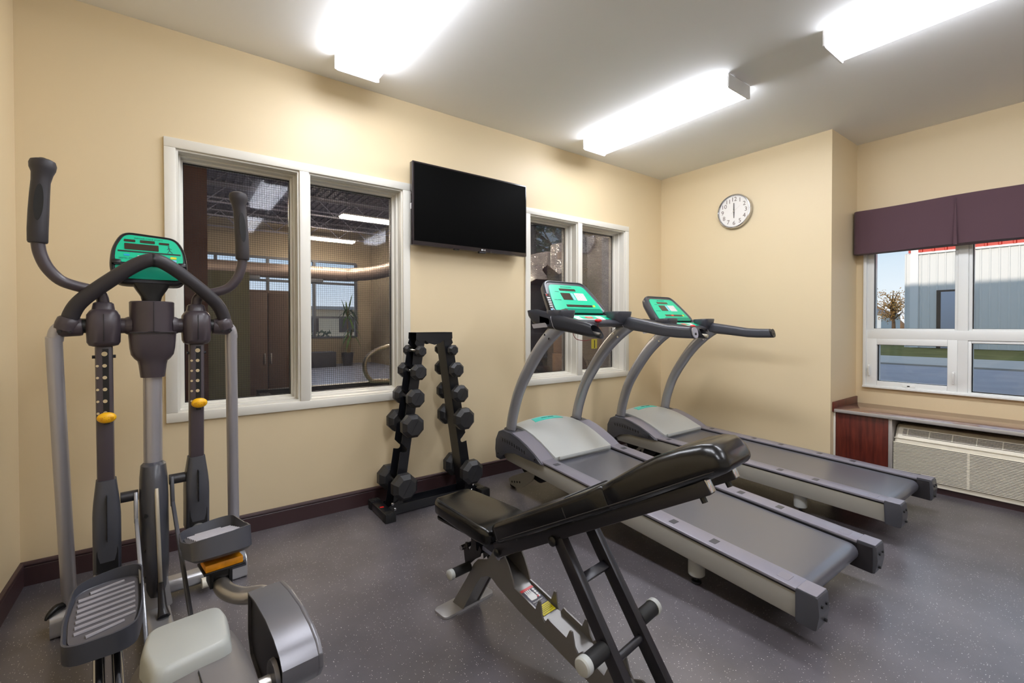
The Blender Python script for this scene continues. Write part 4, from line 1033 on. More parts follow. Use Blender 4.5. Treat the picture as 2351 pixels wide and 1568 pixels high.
    b.loft([[(x, y, 0.325) for x, y in sh(1.02)], [(x, y, 0.360) for x, y in sh(1.0)], [(x, y, 0.380) for x, y in sh(0.955)], [(x, y, 0.390) for x, y in sh(0.90)], [(x, y, 0.3935) for x, y in sh(0.84)]]); b.build('housing_lid', M_lid, hs, angle=35)
    # crank covers
    for s, dz in ((1, 0.0), (-1, -0.17)):
        prof = [(-0.655, 0.335), (-0.75, 0.346), (-0.86, 0.345), (-0.94, 0.330), (-0.99, 0.310), (-1.015, 0.285), (-1.018, 0.250), (-0.995, 0.215), (-0.90, 0.150), (-0.78, 0.125), (-0.68, 0.150), (-0.652, 0.200)]
        prof = [(y, max(z+dz, 0.012)) for y, z in prof]
        b = MB(); b.prism(prof, 'x', s*0.272, s*0.286, 0.004); cv = b.build('crank_cover', M_crank, t, angle=40)
        n = len(prof); cyy, czz = -0.83, 0.24+dz
        inn = [(cyy+(y-cyy)*0.965, czz+(z-czz)*0.95) for y, z in prof]
        b = MB(); b.loft([[(s*0.182, y, z) for y, z in prof], [(s*0.272, y, z) for y, z in prof], [(s*0.272, y, z) for y, z in inn], [(s*0.182, y, z) for y, z in inn]], closed=True); b.build('crank_rim', M_crank, cv, angle=40)
        b = MB(); b.prism([(y, z) for y, z in inn], 'x', s*0.190, s*0.196); b.build('inner_plate', M_dark, cv)
        b = MB(); b.lathe([(0.018, 0.0), (0.048, 0.004), (0.052, 0.014), (0.044, 0.022), (0.020, 0.026)], (s*0.168, -0.955, max(0.235+dz, 0.07)), (s, 0, 0), 22); b.build('crank_boss', M_crank, cv)
        b = MB(); b.cyl((s*0.10, -0.955, max(0.235+dz, 0.07)), (s*0.19, -0.955, max(0.235+dz, 0.07)), 0.018, n=14); b.build('crank_axle', M_steel, cv)
    b = MB(); b.prism(rrect(0.07, 0.05, 0.018, 4, -1.34, 0.032), 'x', -0.28, 0.28); b.build('rear_stabiliser', M_silverbase, t)
elliptical()

# ------------------------------------------------------------------ weight bench (local frame: s = -y, x across)
def bench():
    t = thing('weight_bench', 'adjustable weight bench with black padded seat and raised backrest', 'bench', (0.975, -1.30, 0), R(7.5))
    P = lambda s, x, z: Vector((x, -s, z))
    # front base plate
    b = MB(); b.prism(rrect(0.262, 0.085, 0.020, 5, 0, 0.010), 'z', 0.0, 0.010, 0.002); b.build('front_plate', M_silverbase, t)
    # front leg and spine as two side plates with a channel floor between them
    leg = [(-0.035, 0.010), (0.035, 0.010), (0.120, 0.150), (0.150, 0.188), (0.185, 0.208), (0.215, 0.208), (0.245, 0.192), (0.36, 0.150), (0.62, 0.080), (0.80, 0.032), (0.94, 0.012), (0.94, 0.060), (0.86, 0.085),
           (0.80, 0.104), (0.770, 0.090), (0.757, 0.108), (0.745, 0.150), (0.735, 0.150), (0.722, 0.120), (0.66, 0.142), (0.640, 0.150), (0.622, 0.133), (0.610, 0.148), (0.600, 0.192), (0.590, 0.192), (0.577, 0.163), (0.51, 0.182), (0.497, 0.188), (0.482, 0.166), (0.470, 0.180), (0.462, 0.228), (0.453, 0.228), (0.440, 0.194), (0.36, 0.216),
           (0.335, 0.222), (0.325, 0.250), (0.305, 0.292), (0.280, 0.322), (0.255, 0.330), (0.225, 0.325), (0.205, 0.290), (0.180, 0.268), (0.130, 0.250), (0.105, 0.225), (0.06, 0.150)]
    for s in (-1, 1):
        b = MB(); b.prism([(-a, z) for a, z in leg], 'x', s*0.038, s*0.044); b.build('spine_plate', M_bspine, t)
        # seat ratchet ears
        ear = [(0.060, 0.195), (0.120, 0.250), (0.150, 0.270), (0.158, 0.300), (0.146, 0.312), (0.138, 0.288), (0.128, 0.290), (0.124, 0.318), (0.112, 0.332), (0.100, 0.330), (0.094, 0.290), (0.082, 0.272), (0.074, 0.278), (0.070, 0.300), (0.060, 0.298), (0.048, 0.262)]
        b = MB(); b.prism([(-a, z) for a, z in ear], 'x', s*0.045, s*0.050); b.build('seat_ratchet', M_bframe, t)
    b = MB(); ch = [(-0.030, 0.010), (0.030, 0.010), (0.105, 0.135), (0.160, 0.205), (0.215, 0.218), (0.36, 0.170), (0.62, 0.098), (0.93, 0.016), (0.93, 0.044), (0.80, 0.084), (0.62, 0.130), (0.36, 0.206), (0.215, 0.262), (0.150, 0.245), (0.09, 0.165)]
    b.prism([(-a, z) for a, z in ch], 'x', -0.038, 0.038); sp = b.build('spine_channel', M_bspine, t)
    # decals on the channel floor
    d = Vector((0, -0.26, -0.076)).normalized(); n = Vector((0, -0.076, 0.26)).normalized(); u = Vector((1, 0, 0)); o = P(0.405, 0, 0.1928)
    for (nm, c, h, w, m_, dz) in (('warning_strip', -0.052, 0.010, 0.062, M_red, 0), ('warning_label', -0.010, 0.074, 0.062, mat('label_slate', '#4a4858', 0.5), 0), ('yellow_label', 0.046, 0.038, 0.062, M_yel, 0)):
        b = MB(); b.obox(o+d*c+n*0.0015, u, d, n, w, h, 0.002); b.build(nm, m_, sp)
    b = MB()
    b.plate(rpoly([(-0.022, -0.004), (-0.022, -0.026), (-0.016, -0.034), (0.010, -0.034), (0.012, -0.010), (0.004, -0.002)], 0.003, 2), o+n*0.0025, u, d, n, 0.0006)
    for k in range(4): b.obox(o+n*0.0028+u*(-0.018+k*0.0078)+d*-0.037, u, d, n, 0.0052, 0.016+0.003*(k in (1, 2)), 0.0006)
    b.build('hand_symbol', M_white, sp)
    for k in range(4):
        b = MB(); b.lathe([(0.0030, 0), (0.0052, 0), (0.0052, 0.0006), (0.0030, 0.0006)], o+n*0.0026+u*0.021+d*(-0.040+k*0.0105), n, 12); b.build('chain_ring', M_white, sp)
    b = MB(); b.plate(circ(0.004, 10, 0.015, -0.008), o+n*0.0034, u, d, n, 0.0004); b.build('red_mark', M_red, sp)
    text('PINCH POINT', 0.008, o+d*0.007+n*0.0028, u, -d, n, M_white, sp, 'lettering', 0.0002)
    for k in range(3):
        b = MB(); b.obox(o+d*(0.014+k*0.004)+n*0.0026, u, d, n, 0.050, 0.0014, 0.0006); b.build('small_print', mat('grey_print', '#b5b2bb', 0.5), sp)
    for k in range(5):
        b = MB(); b.obox(o+d*(0.034+k*0.006)+n*0.0026, u, d, n, 0.052, 0.0012, 0.0006); b.build('small_print', mat('olive_print', '#8f8714', 0.5), sp)
    # seat
    b = MB(); b.beam(P(0.085, 0, 0.245), P(0.080, 0, 0.385), 0.060, 0.030, up=(0, 1, 0), bev=0.004); b.build('seat_post', mat('blue_black_frame', '#22263a', 0.3, metal=0.3), t)
    b = MB(); b.cyl(P(0.055, -0.070, 0.278), P(0.055, 0.070, 0.278), 0.010, n=14); b.build('seat_pin', M_chrome, t)
    b = MB(); b.beam(P(0.06, 0, 0.375), P(0.26, 0, 0.345), 0.06, 0.03, bev=0.003); b.build('seat_bracket', mat('blue_black_frame', '#22263a', 0.3, metal=0.3), t)
    def pad(cs, name, parent):
        # cs: list of (centre point, half width, thickness, normal, radius factor)
        b = MB(); rings = []
        for (c, hw, th, nv, k) in cs:
            ring = []
            r_ = min(hw, th*0.5)*0.98
            for (a, z) in rrect(2*hw, th, max(r_*k, 0.002), 6):
                bulge = 0.012*(1-(a/hw)**2) if z > 0 else 0
                ring.append(c+Vector((1, 0, 0))*a+nv*(z+bulge*min(1, th/0.05)))
            rings.append(ring)
        b.loft(rings); return b.build(name, M_leather, parent, angle=60)
    up = Vector((0, 0.10, 1)).normalized()
    cs = []
    S0, S1 = -0.115, 0.275
    for f, wk, tk in ((0.0, 0.55, 0.30), (0.012, 0.72, 0.62), (0.035, 0.86, 0.85), (0.08, 0.96, 0.97), (0.18, 1, 1), (0.5, 1, 1.02), (0.82, 0.99, 1), (0.93, 0.95, 0.96), (0.97, 0.88, 0.82), (0.99, 0.75, 0.55), (1.0, 0.60, 0.30)):
        s_ = S0+(S1-S0)*f
        cs.append((P(s_, 0, 0.402+0.012*(0.5-f)), (0.100+0.028*f)*wk, 0.062*tk, up, 0.62))
    st = pad(cs, 'seat_pad', t)
    b = MB(); e = []
    for a in range(48):
        f = 2*PI*a/48; x = 0.112*math.copysign(abs(math.cos(f))**0.5, math.cos(f)); s_ = 0.08+0.186*math.copysign(abs(math.sin(f))**0.5, math.sin(f))
        e.append(P(s_, x*(0.92+0.55*(s_-0.08)), 0.4235+0.012*(0.5-(s_-S0)/(S1-S0))))
    b.tube(e+[e[0]], 0.0016, 6); b.build('seam', M_black, st)
    b = MB(); b.prism(rrect(0.20, 0.33, 0.03, 5, 0, -0.08), 'z', 0.366, 0.374); b.build('seat_board', M_black, st)
    # backrest
    A, B = Vector((0, -0.300, 0.425)), Vector((0, -1.085, 0.858))
    D = (B-A); Ln = D.length; D.normalize(); N = Vector((0, D.z, -D.y)); N = N if N.z > 0 else -N
    cs = []
    for f, hw, th, off in ((0.0, 0.080, 0.020, 0.0), (0.006, 0.105, 0.045, 0.0), (0.018, 0.124, 0.060, 0), (0.05, 0.133, 0.066, 0), (0.30, 0.135, 0.066, 0), (0.55, 0.135, 0.066, 0), (0.615, 0.135, 0.068, 0.001), (0.62, 0.132, 0.064, 0.0), (0.627, 0.136, 0.068, 0.001), (0.68, 0.136, 0.074, 0.004), (0.76, 0.133, 0.083, 0.008), (0.83, 0.124, 0.087, 0.010), (0.90, 0.114, 0.084, 0.008), (0.955, 0.106, 0.076, 0.004), (0.982, 0.096, 0.064, 0.0), (0.994, 0.082, 0.046, -0.003), (1.0, 0.062, 0.024, -0.005)):
        cs.append((A+D*(f*Ln)+N*off, hw, th, N, 0.5 if f < 0.7 else (0.75 if f < 0.95 else 0.9)))
    bk = pad(cs, 'back_pad', t)
    b = MB()
    for s in (-1, 1):
        b.tube([A+D*(f*Ln)+N*(-0.018)+Vector((s*(hw+0.0005), 0, 0)) for f, hw in ((0.02, 0.120), (0.06, 0.131), (0.30, 0.1345), (0.61, 0.1345), (0.70, 0.1355), (0.78, 0.130), (0.86, 0.117), (0.93, 0.106), (0.965, 0.096))], 0.0016, 6, smooth=3)
        b.tube([A+D*(f*Ln)+N*(0.027+k)+Vector((s*(hw-0.012), 0, 0)) for f, hw, k in ((0.02, 0.118, -0.003), (0.06, 0.131, 0), (0.30, 0.1345, 0), (0.61, 0.1345, 0), (0.70, 0.1355, 0.005), (0.78, 0.130, 0.014), (0.86, 0.117, 0.018), (0.93, 0.106, 0.010))], 0.0012, 6, smooth=3)
    b.build('stitching', mat('stitch_thread', '#3a3838', 0.6), bk)
    for f in (0.435, 0.622):
        c = A+D*(f*Ln); hw, th = 0.1352, 0.0665
        ring = [c+Vector((a, 0, 0))+N*(z+(0.012*(1-(a/hw)**2) if z > 0 else 0)) for a, z in rrect(2*hw, th, 0.028, 6)]
        b = MB(); b.tube(ring+[ring[0]], 0.0022, 6); b.build('welt', M_black, bk)
    # backrest frame
    for s in (-1, 1):
        p0, p1 = P(0.285, s*0.078, 0.357), P(1.045, s*0.078, 0.790)
        b = MB(); b.beam(p0, p1, 0.030, 0.052, bev=0.003); fr = b.build('back_frame', M_bframe, t)
        dd = (p1-p0).normalized()
        b = MB(); b.beam(p1, p1+dd*0.004, 0.026, 0.046, bev=0.001); b.build('end_plug', M_chrome, fr)
        b = MB(); b.cyl(p1-dd*0.03-N*0.024, p1-dd*0.03-N*0.040, 0.008, n=8); b.build('bolt', M_black, fr)
        b = MB(); b.lathe([(0.014, 0), (0.014, 0.008), (0.010, 0.012), (0.004, 0.013)], P(0.300, s*0.092, 0.358), (s, 0, 0), 16); b.build('pivot_bolt', M_black, fr)
        b = MB(); b.lathe([(0.016, 0), (0.016, 0.010), (0.011, 0.014), (0.004, 0.015)], P(0.565, s*0.092, 0.490), (s, 0, 0), 16); b.build('pivot_bolt', M_black, fr)
    for f in (0.36, 0.80):
        q = P(0.285, 0, 0.357).lerp(P(1.045, 0, 0.790), f)
        b = MB(); b.beam(q+Vector((-0.075, 0, 0)), q+Vector((0.075, 0, 0)), 0.03, 0.02, up=N); b.build('frame_cross_bar', M_bframe, t)
    b = MB(); b.plate(rrect(0.20, 0.74, 0.03, 4), (A+B)/2-N*0.040, (1, 0, 0), D, N, 0.008); b.build('back_board', M_black, bk)
    # hinge block at the apex
    b = MB(); b.cyl(P(0.268, -0.062, 0.318), P(0.268, 0.062, 0.318), 0.013, n=14); b.build('hinge_pin', M_chrome, t)
    b = MB(); b.obox(P(0.185, 0, 0.300), (1, 0, 0), (0, -1, -0.1), (0, -0.1, 1), 0.082, 0.065, 0.018, 0.003); b.build('hinge_plate', mat('pale_blue_steel', '#8d95b5', 0.3, metal=0.5), t)
    # support legs (ladder)
    for s in (-1, 1):
        b = MB(); b.beam(P(0.575, s*0.078, 0.505), P(0.905, s*0.078, 0.030), 0.030, 0.042, up=(0, 1, 0), bev=0.003); b.build('support_leg', M_bframe, t)
    q = lambda f: P(0.575, 0, 0.505).lerp(P(0.905, 0, 0.030), f)
    b = MB(); b.beam(q(0.24)+Vector((-0.065, 0, 0)), q(0.24)+Vector((0.065, 0, 0)), 0.030, 0.012, up=(0, 0.5, -1), bev=0.002); b.build('ladder_rung', M_bframe, t)
    b = MB(); b.cyl(q(0.62)+Vector((-0.065, 0, 0)), q(0.62)+Vector((0.065, 0, 0)), 0.012, n=16); b.build('ladder_rung', M_bframe, t)
    for s in (-1, 1):
        c = q(0.55)
        b = MB(); b.lathe([(0.021, 0.0), (0.0235, 0.004), (0.0235, 0.085)], c+Vector((s*0.094, 0, 0)), (s, 0, 0), 22); pg = b.build('foam_roller', M_rubber, t)
        b = MB(); b.lathe([(0.0255, 0.0), (0.0262, 0.004), (0.0262, 0.018), (0.022, 0.023), (0.012, 0.025)], c+Vector((s*0.177, 0, 0)), (s, 0, 0), 22); b.build('roller_cap', M_hood, pg)
        c = P(0.088, 0, 0.212)
        b = MB(); b.lathe([(0.016, 0.0), (0.0185, 0.003), (0.0185, 0.085)], c+Vector((s*0.052, 0, 0)), (s, 0, 0.0), 20); pg = b.build('foot_peg', M_rubber, t)
        b = MB(); b.lathe([(0.019, 0.0), (0.0195, 0.003), (0.0195, 0.016), (0.014, 0.020)], c+Vector((s*0.135, 0, 0)), (s, 0, 0), 20); b.build('peg_cap', M_hood, pg)
    b = MB(); b.prism(rrect(0.42, 0.085, 0.02, 4, 0, -0.945), 'z', 0.0, 0.011, 0.002); b.build('rear_plate', M_silverbase, t)
bench()

# ------------------------------------------------------------------ dumbbell rack and dumbbells
RX, RY = 1.350, -0.215
ROWS = [(1.010, 0.083), (0.880, 0.108), (0.720, 0.133), (0.553, 0.160), (0.395, 0.185), (0.190, 0.217)]   # handle height, x offset from the centre
def rack():
    t = thing('dumbbell_rack', 'black upright dumbbell rack with two leaning legs', 'rack', (RX, RY, 0))
    for s in (-1, 1):
        # leg: web towards the centre with notched front and back flanges
        xb, xt = 0.232, 0.062
        xw = lambda z: s*(xb+(xt-xb)*z/1.12)
        b = MB()
        b.add([(xw(0.02)-s*0.0015, -0.055, 0.02), (xw(0.02)-s*0.0015, 0.055, 0.02), (xw(1.12)-s*0.0015, 0.055, 1.12), (xw(1.12)-s*0.0015, -0.055, 1.12), (xw(0.02)+s*0.0015, -0.055, 0.02), (xw(0.02)+s*0.0015, 0.055, 0.02), (xw(1.12)+s*0.0015, 0.055, 1.12), (xw(1.12)+s*0.0015, -0.055, 1.12)],
              [(0, 1, 2, 3), (4, 7, 6, 5), (0, 4, 5, 1), (1, 5, 6, 2), (2, 6, 7, 3), (3, 7, 4, 0)])
        lg = b.build('leg_web', M_rack, t)
        for y in (-0.056, 0.053):
            pts = [(xw(0.02), 0.02), (xw(0.02)+s*0.066, 0.02)]
            for (z, off) in sorted(ROWS, key=lambda r_: r_[0]):
                xo = lambda zz: xw(zz)+s*0.064
                cx = xw(z)+s*0.036; r_ = 0.0165
                pts.append((xo(z-0.030), z-0.030))
                pts.append((xo(z-0.012), z-0.010))
                for k in range(7):
                    a = R(-70-k*30)
                    pts.append((cx+s*r_*math.cos(a), z+r_*math.sin(a)))
                pts.append((xo(z+0.045), z+0.045))
            pts += [(xw(1.12)+s*0.066, 1.075), (xw(1.12)+s*0.060, 1.12), (xw(1.12), 1.12)]
            b = MB(); b.prism(pts, 'y', y, y+0.003); b.build('notched_flange', M_rack, t)
        # floor foot with ribbed caps
        xf = s*0.335
        b = MB(); b.box(xf-0.030, -0.145, 0.004, xf+0.030, 0.150, 0.052, 0.003); ft = b.build('floor_foot', M_rack, t)
        for (ya, yb) in ((-0.150, -0.098), (0.105, 0.155)):
            b = MB(); b.box(xf-0.033, ya, 0.0, xf+0.033, yb, 0.056, 0.004); cp = b.build('end_cap', M_rubber, ft)
            for k in range(4):
                b = MB(); b.box(xf-0.027+k*0.0145, ya-0.001, 0.008, xf-0.020+k*0.0145, ya+0.045, 0.0585, 0.001); b.build('cap_rib', M_rubber, cp)
        b = MB(); b.box(xf-0.020, -0.045, 0.0518, xf+0.012, 0.010, 0.0528); lb = b.build('maker_label', M_inkblack, ft)
        if s < 0:
            b = MB(); b.plate([(-0.014, -0.004), (0.010, -0.008), (0.010, 0.010), (-0.012, 0.012)], (xf-0.004, -0.016, 0.0528), (1, 0, 0), (0, 1, 0), (0, 0, 1), 0.0005); b.build('red_logo', mat('label_red', '#f01818', 0.5), ft)
        for (dx, dy, z) in ((-s*0.06, -0.062, 0.040), (-s*0.045, -0.0605, 0.075)):
            b = MB(); b.lathe([(0.010, 0), (0.010, 0.004), (0.006, 0.007)], (xf+dx, dy, z), (0, -1, 0), 12); b.build('bolt', M_chrome, ft)
        b = MB(); b.plate([(0, 0.006), (s*-0.12, 0.006), (s*-0.11, 0.10), (s*-0.02, 0.06)], (xf-s*0.0, -0.061, 0), (1, 0, 0), (0, 0, 1), (0, 1, 0), 0.003); b.build('gusset', M_rack, t)
    b = MB(); b.box(-0.305, -0.062, 0.006, 0.305, -0.058, 0.060); b.box(-0.305, 0.055, 0.006, 0.305, 0.058, 0.060); b.box(-0.305, -0.058, 0.006, 0.305, 0.055, 0.010); b.build('floor_channel', M_rack, t)
    b = MB()
    for y in (-0.060, 0.0565):
        b.prism([(-0.128, 1.125), (0.128, 1.125), (0.130, 1.085), (0.112, 1.068), (0.060, 1.072), (0.040, 1.055), (0.0, 1.044), (-0.040, 1.055), (-0.060, 1.072), (-0.112, 1.068), (-0.130, 1.085)], 'y', y, y+0.0035)
    b.box(-0.128, -0.060, 1.122, 0.128, 0.060, 1.1255); b.build('top_bridge', M_rack, t)
rack()

def dumbbell_proto(r, hl, label):
    t = thing('dumbbell', label, 'dumbbell', (0, 0, 0), group='octagonal rubber dumbbells on the rack')
    for s in (-1, 1):
        b = MB(); rings = []
        y0 = s*0.068
        for (d, k) in ((0.0, 0.60), (0.004, 0.72), (hl*0.30, 1.0), (hl*0.72, 1.0), (hl, 0.72), (hl+0.001, 0.70)):
            rings.append([(r*k*math.cos(PI/8+PI/4*i), y0+s*d, r*k*math.sin(PI/8+PI/4*i)) for i in range(8)])
        b.loft(rings); hd = b.build('head', M_dumb, t, angle=10)
        b = MB(); b.obox((0, y0+s*(hl+0.0015), 0), (0.5, 0, 0.85), (0, 1, 0), (0.85, 0, -0.5), r*1.15, 0.001, 0.0015); b.build('mould_line', M_black, hd)
    b = MB(); b.lathe([(0.010, -0.072), (0.0135, -0.066), (0.011, -0.060), (0.0135, -0.030), (0.014, 0.0), (0.0135, 0.030), (0.011, 0.060), (0.0135, 0.066), (0.010, 0.072)], (0, 0, 0), (0, 1, 0), 16); b.build('handle', M_chrome, t)
    return t
def dup(root, loc, label):
    r = root.copy(); COL.objects.link(r); r.location = loc; r['label'] = label
    for ch in list(root.children):
        c = ch.copy(); COL.objects.link(c); c.parent = r
        for g in list(ch.children):
            d = g.copy(); COL.objects.link(d); d.parent = c
    return r
SZ = [(0.036, 0.050), (0.052, 0.066), (0.060, 0.075), (0.075, 0.088), None, (0.083, 0.098)]
ORD = ['smallest dumbbell, topmost', 'second dumbbell from the top', 'third dumbbell from the top', 'fourth dumbbell from the top', '', 'largest dumbbell, lowest above the floor']
for (z, off), sz, nm in zip(ROWS, SZ, ORD):
    if not sz: continue
    first = dumbbell_proto(sz[0], sz[1], nm+' on the left leg of the rack')
    xw = 0.232+(0.062-0.232)*z/1.12+0.036
    first.location = (RX-xw, RY, z-0.0025)
    dup(first, (RX+xw, RY, z-0.0025), nm+' on the right leg of the rack')

# ------------------------------------------------------------------ pool hall behind the inner windows
M_phwall = mat('hall_wall_paint', '#8f8574', 0.8, spec=0.2)
M_phdark = mat('hall_dark_wall', '#5a4038', 0.7, spec=0.2)
M_phroof = mat('hall_roof_deck', '#6d6c7a', 0.7, spec=0.2)
M_joist = mat('joist_paint', '#8a8a9a', 0.6)
M_tile = mat('hall_floor_tile', '#7d86a0', 0.25, spec=0.5)
M_olive = mat('olive_partition', '#6c6c55', 0.7)
M_locker = mat('brown_locker', '#54433c', 0.5)
M_duct = mat('galvanised_duct', '#8f8078', 0.45, metal=0.4)
M_steelmull = mat('dark_mullion', '#454a55', 0.5)
def hall():
    X0, X1, Y1, ZR = -4.0, 4.96, 11.3, 4.05
    b = MB(); b.box(X0-0.2, 0.2, -0.2, X1+0.2, Y1+0.2, 0.0); struct(b.build('floor_hall', M_tile))
    b = MB(); b.box(X0-0.2, 0.0, ZR, X1+0.2, Y1+0.2, ZR+0.2)
    for k in range(60): b.box(X0+k*0.15, 0.2, ZR-0.03, X0+k*0.15+0.07, Y1, ZR)
    struct(b.build('ceiling_hall', M_phroof))
    b = MB(); b.box(X0-0.2, 0.2, 0, X0, Y1+0.2, ZR); struct(b.build('wall_hall_left', M_phwall))
    b = MB(); b.box(X0-0.2, 0.0, H+0.2, X1+0.2, 0.2, ZR); b.box(X0-0.2, 0.0, 0, XL-0.2, 0.2, H+0.2); b.box(XW+0.205, 0.0, 0, X1+0.2, 0.2, H+0.2); struct(b.build('wall_hall_near', M_phwall))
    # far wall with a long window band
    wx = [-0.40, 0.84, 2.06, 3.28, 4.50]
    b = MB(); b.box(X0, Y1, 0, X1, Y1+0.2, 0.80); b.box(X0, Y1, 3.05, X1, Y1+0.2, ZR); b.box(X0, Y1, 0.80, wx[0], Y1+0.2, 3.05); b.box(wx[-1], Y1, 0.80, X1+0.2, Y1+0.2, 3.05); struct(b.build('wall_hall_far', M_phwall))
    b = MB()
    for x in wx: b.box(x-0.035, Y1-0.03, 0.80, x+0.035, Y1+0.08, 3.05)
    for z in (0.80, 1.40, 2.42, 3.05): b.box(wx[0], Y1-0.02, z-0.03, wx[-1], Y1+0.07, z+0.03)
    w = struct(b.build('window_4', M_steelmull))
    for i in range(4):
        for z0, z1 in ((0.83, 1.37), (1.43, 2.39), (2.45, 3.02)):
            b = MB(); b.box(wx[i]+0.035, Y1+0.03, z0, wx[i+1]-0.035, Y1+0.034, z1); b.build('pane', M_glass, w)
    # right wall with two windows
    ops = ((1.95, 3.75, 1.0, 2.95), (6.3, 8.3, 0.9, 2.95))
    b = MB(); y = 0.2
    for (a, c, z0, z1) in ops:
        b.box(X1, y, 0, X1+0.2, a, ZR); b.box(X1, a, 0, X1+0.2, c, z0); b.box(X1, a, z1, X1+0.2, c, ZR); y = c
    b.box(X1, y, 0, X1+0.2, Y1+0.2, ZR); struct(b.build('wall_hall_right', M_phwall))
    for i, (a, c, z0, z1) in enumerate(ops):
        b = MB()
        for yy in (a+0.03, c-0.03, a+(c-a)*(0.72 if i == 0 else 0.5)): b.box(X1-0.02, yy-0.05, z0, X1+0.1, yy+0.05, z1)
        for zz in (z0+0.03, z1-0.03): b.box(X1-0.02, a, zz-0.03, X1+0.1, c, zz+0.03)
        w = struct(b.build('window_%d' % (5+i), M_steelmull))
        b = MB(); b.box(X1+0.05, a+0.08, z0+0.06, X1+0.054, c-0.08, z1-0.06); b.build('pane', M_glass, w)
    # bar joists
    for k, y in enumerate((5.2, 6.5, 7.8, 9.1, 10.4)):
        b = MB(); zb, zt = 3.60, 3.99
        b.box(X0, y-0.03, zb, X1, y+0.03, zb+0.03); b.box(X0, y-0.03, zt, X1, y+0.03, zt+0.03)
        n = 22
        for i in range(n):
            xa = X0+(X1-X0)*i/n; xb = X0+(X1-X0)*(i+1)/n
            p, q = ((xa, y, zb+0.02), (xb, y, zt+0.01)) if i % 2 else ((xa, y, zt+0.01), (xb, y, zb+0.02))
            b.cyl(p, q, 0.012, n=6)
        struct(b.build('roof_joist', M_joist))
    # partitions
    b = MB(); b.box(X0, 1.85, 0, 0.226, 2.0, ZR-0.05); struct(b.build('wall_hall_inner', M_phdark))
    b = MB(); b.box(0.226, 1.85, 0, 0.545, 2.0, 1.66); struct(b.build('wall_hall_low', M_olive))
hall()
def hall_things():
    t = thing('locker', 'dark brown locker seen through the left pane of the large window', 'locker', (0.80, 2.8, 0))
    b = MB(); b.box(-0.29, -0.2, 0.0, 0.29, 0.2, 1.55, 0.004); b.build('carcass', M_locker, t)
    for s in (-1, 1):
        b = MB(); b.box(s*0.145-0.138, -0.212, 0.04, s*0.145+0.138, -0.2, 1.52, 0.003); d = b.build('door', M_locker, t)
        b = MB(); b.box(s*0.03-0.006, -0.225, 0.75, s*0.03+0.006, -0.211, 0.87, 0.002); b.build('handle', M_steel, d)
    # round duct with elbows
    t = tag(MB().tube([(-3.9, 10.0, 2.56), (3.3, 10.0, 2.56), (3.9, 9.75, 2.56), (4.25, 9.25, 2.57), (4.42, 8.4, 2.60), (4.46, 6.0, 2.66), (4.46, 5.3, 2.78), (4.46, 5.0, 3.2), (4.46, 5.0, 4.0)], 0.18, 20, smooth=4).build('air_duct', M_duct), 'large round galvanised air duct bending along the hall wall', 'duct')
    for (x, y) in ((0.2, 10.0), (1.5, 10.0), (3.0, 10.0)):
        b = MB(); b.box(x-0.18, y-0.14, 2.30, x+0.18, y+0.14, 2.40, 0.003); b.build('diffuser', M_steelmull, t)
    # hall lamps; the last two are unseen, added to brighten the hall
    for (x, y, lab) in ((3.35, 6.7, 'twin tube hall lamp, larger and higher of the two seen through glass'), (3.30, 9.6, 'twin tube hall lamp, smaller and lower, nearer the far windows'), (-0.6, 6.7, 'added twin tube hall lamp, unseen behind the dark inner wall'), (2.5, 1.3, 'added unseen twin tube hall lamp nearest the stored furniture')):
        q = thing('hall_lamp', lab, 'lamp', (x, y, 3.40), group='twin tube lamps in the hall')
        b = MB(); b.box(-0.62, -0.15, 0.03, 0.62, 0.15, 0.06, 0.003); b.build('tray', M_lampmetal, q)
        for s in (-1, 1):
            b = MB(); b.cyl((-0.60, s*0.09, 0.010), (0.60, s*0.09, 0.010), 0.022, n=8); b.build('tube', mat('warm_tube', '#ffffff', 0.4, emit=('#ffe6c4', 220.0)), q)
        for s in (-1, 1):
            b = MB(); b.cyl((s*0.5, 0, 0.06), (s*0.5, 0, 0.6), 0.005, n=6); b.build('hanger', M_steelmull, q)
    # spa with dark rim, hand rail
    t = thing('spa_pool', 'raised spa pool with dark rim and green water behind the large window', 'spa pool', (0.6, 1.0, 0))
    b = MB()
    b.box(-0.05, -0.5, 0, 1.75, -0.42, 0.58); b.box(-0.05, 0.42, 0, 1.75, 0.5, 0.62); b.box(-0.05, -0.42, 0, 0.03, 0.42, 0.6); b.box(1.67, -0.42, 0, 1.75, 0.42, 0.6); b.build('shell', mat('spa_rim', '#23242c', 0.4), t)
    b = MB(); b.box(0.03, -0.42, 0.40, 1.67, 0.42, 0.52); b.build('water', mat('green_water', '#6f8068', 0.12, spec=0.6), t)
    t = tag(MB().tube([(2.2, 1.16, 1.10), (1.62, 1.16, 0.98), (1.46, 1.16, 0.93), (1.385, 1.16, 0.86), (1.375, 1.16, 0.76), (1.42, 1.16, 0.68), (1.52, 1.16, 0.655), (2.25, 1.16, 0.645)], 0.019, 12, smooth=5).build('hand_rail', M_steel), 'bent steel hand rail beside the spa pool', 'handrail')
    # bench under far windows
    b = MB(); b.box(0.9, 10.2, 0.0, 3.6, 10.7, 0.42, 0.01); tag(b.build('pool_bench', mat('dark_bench', '#2b2c33', 0.5)), 'long dark bench standing below the far hall windows', 'bench')
    # potted dracaena
    t = thing('potted_plant', 'tall leafy dracaena plant in front of the far hall window', 'plant', (3.98, 10.45, 0))
    b = MB(); b.lathe([(0.13, 0.0), (0.17, 0.36), (0.18, 0.38), (0.16, 0.38), (0.15, 0.34)], (0, 0, 0), (0, 0, 1), 20); b.build('pot', M_dark, t)
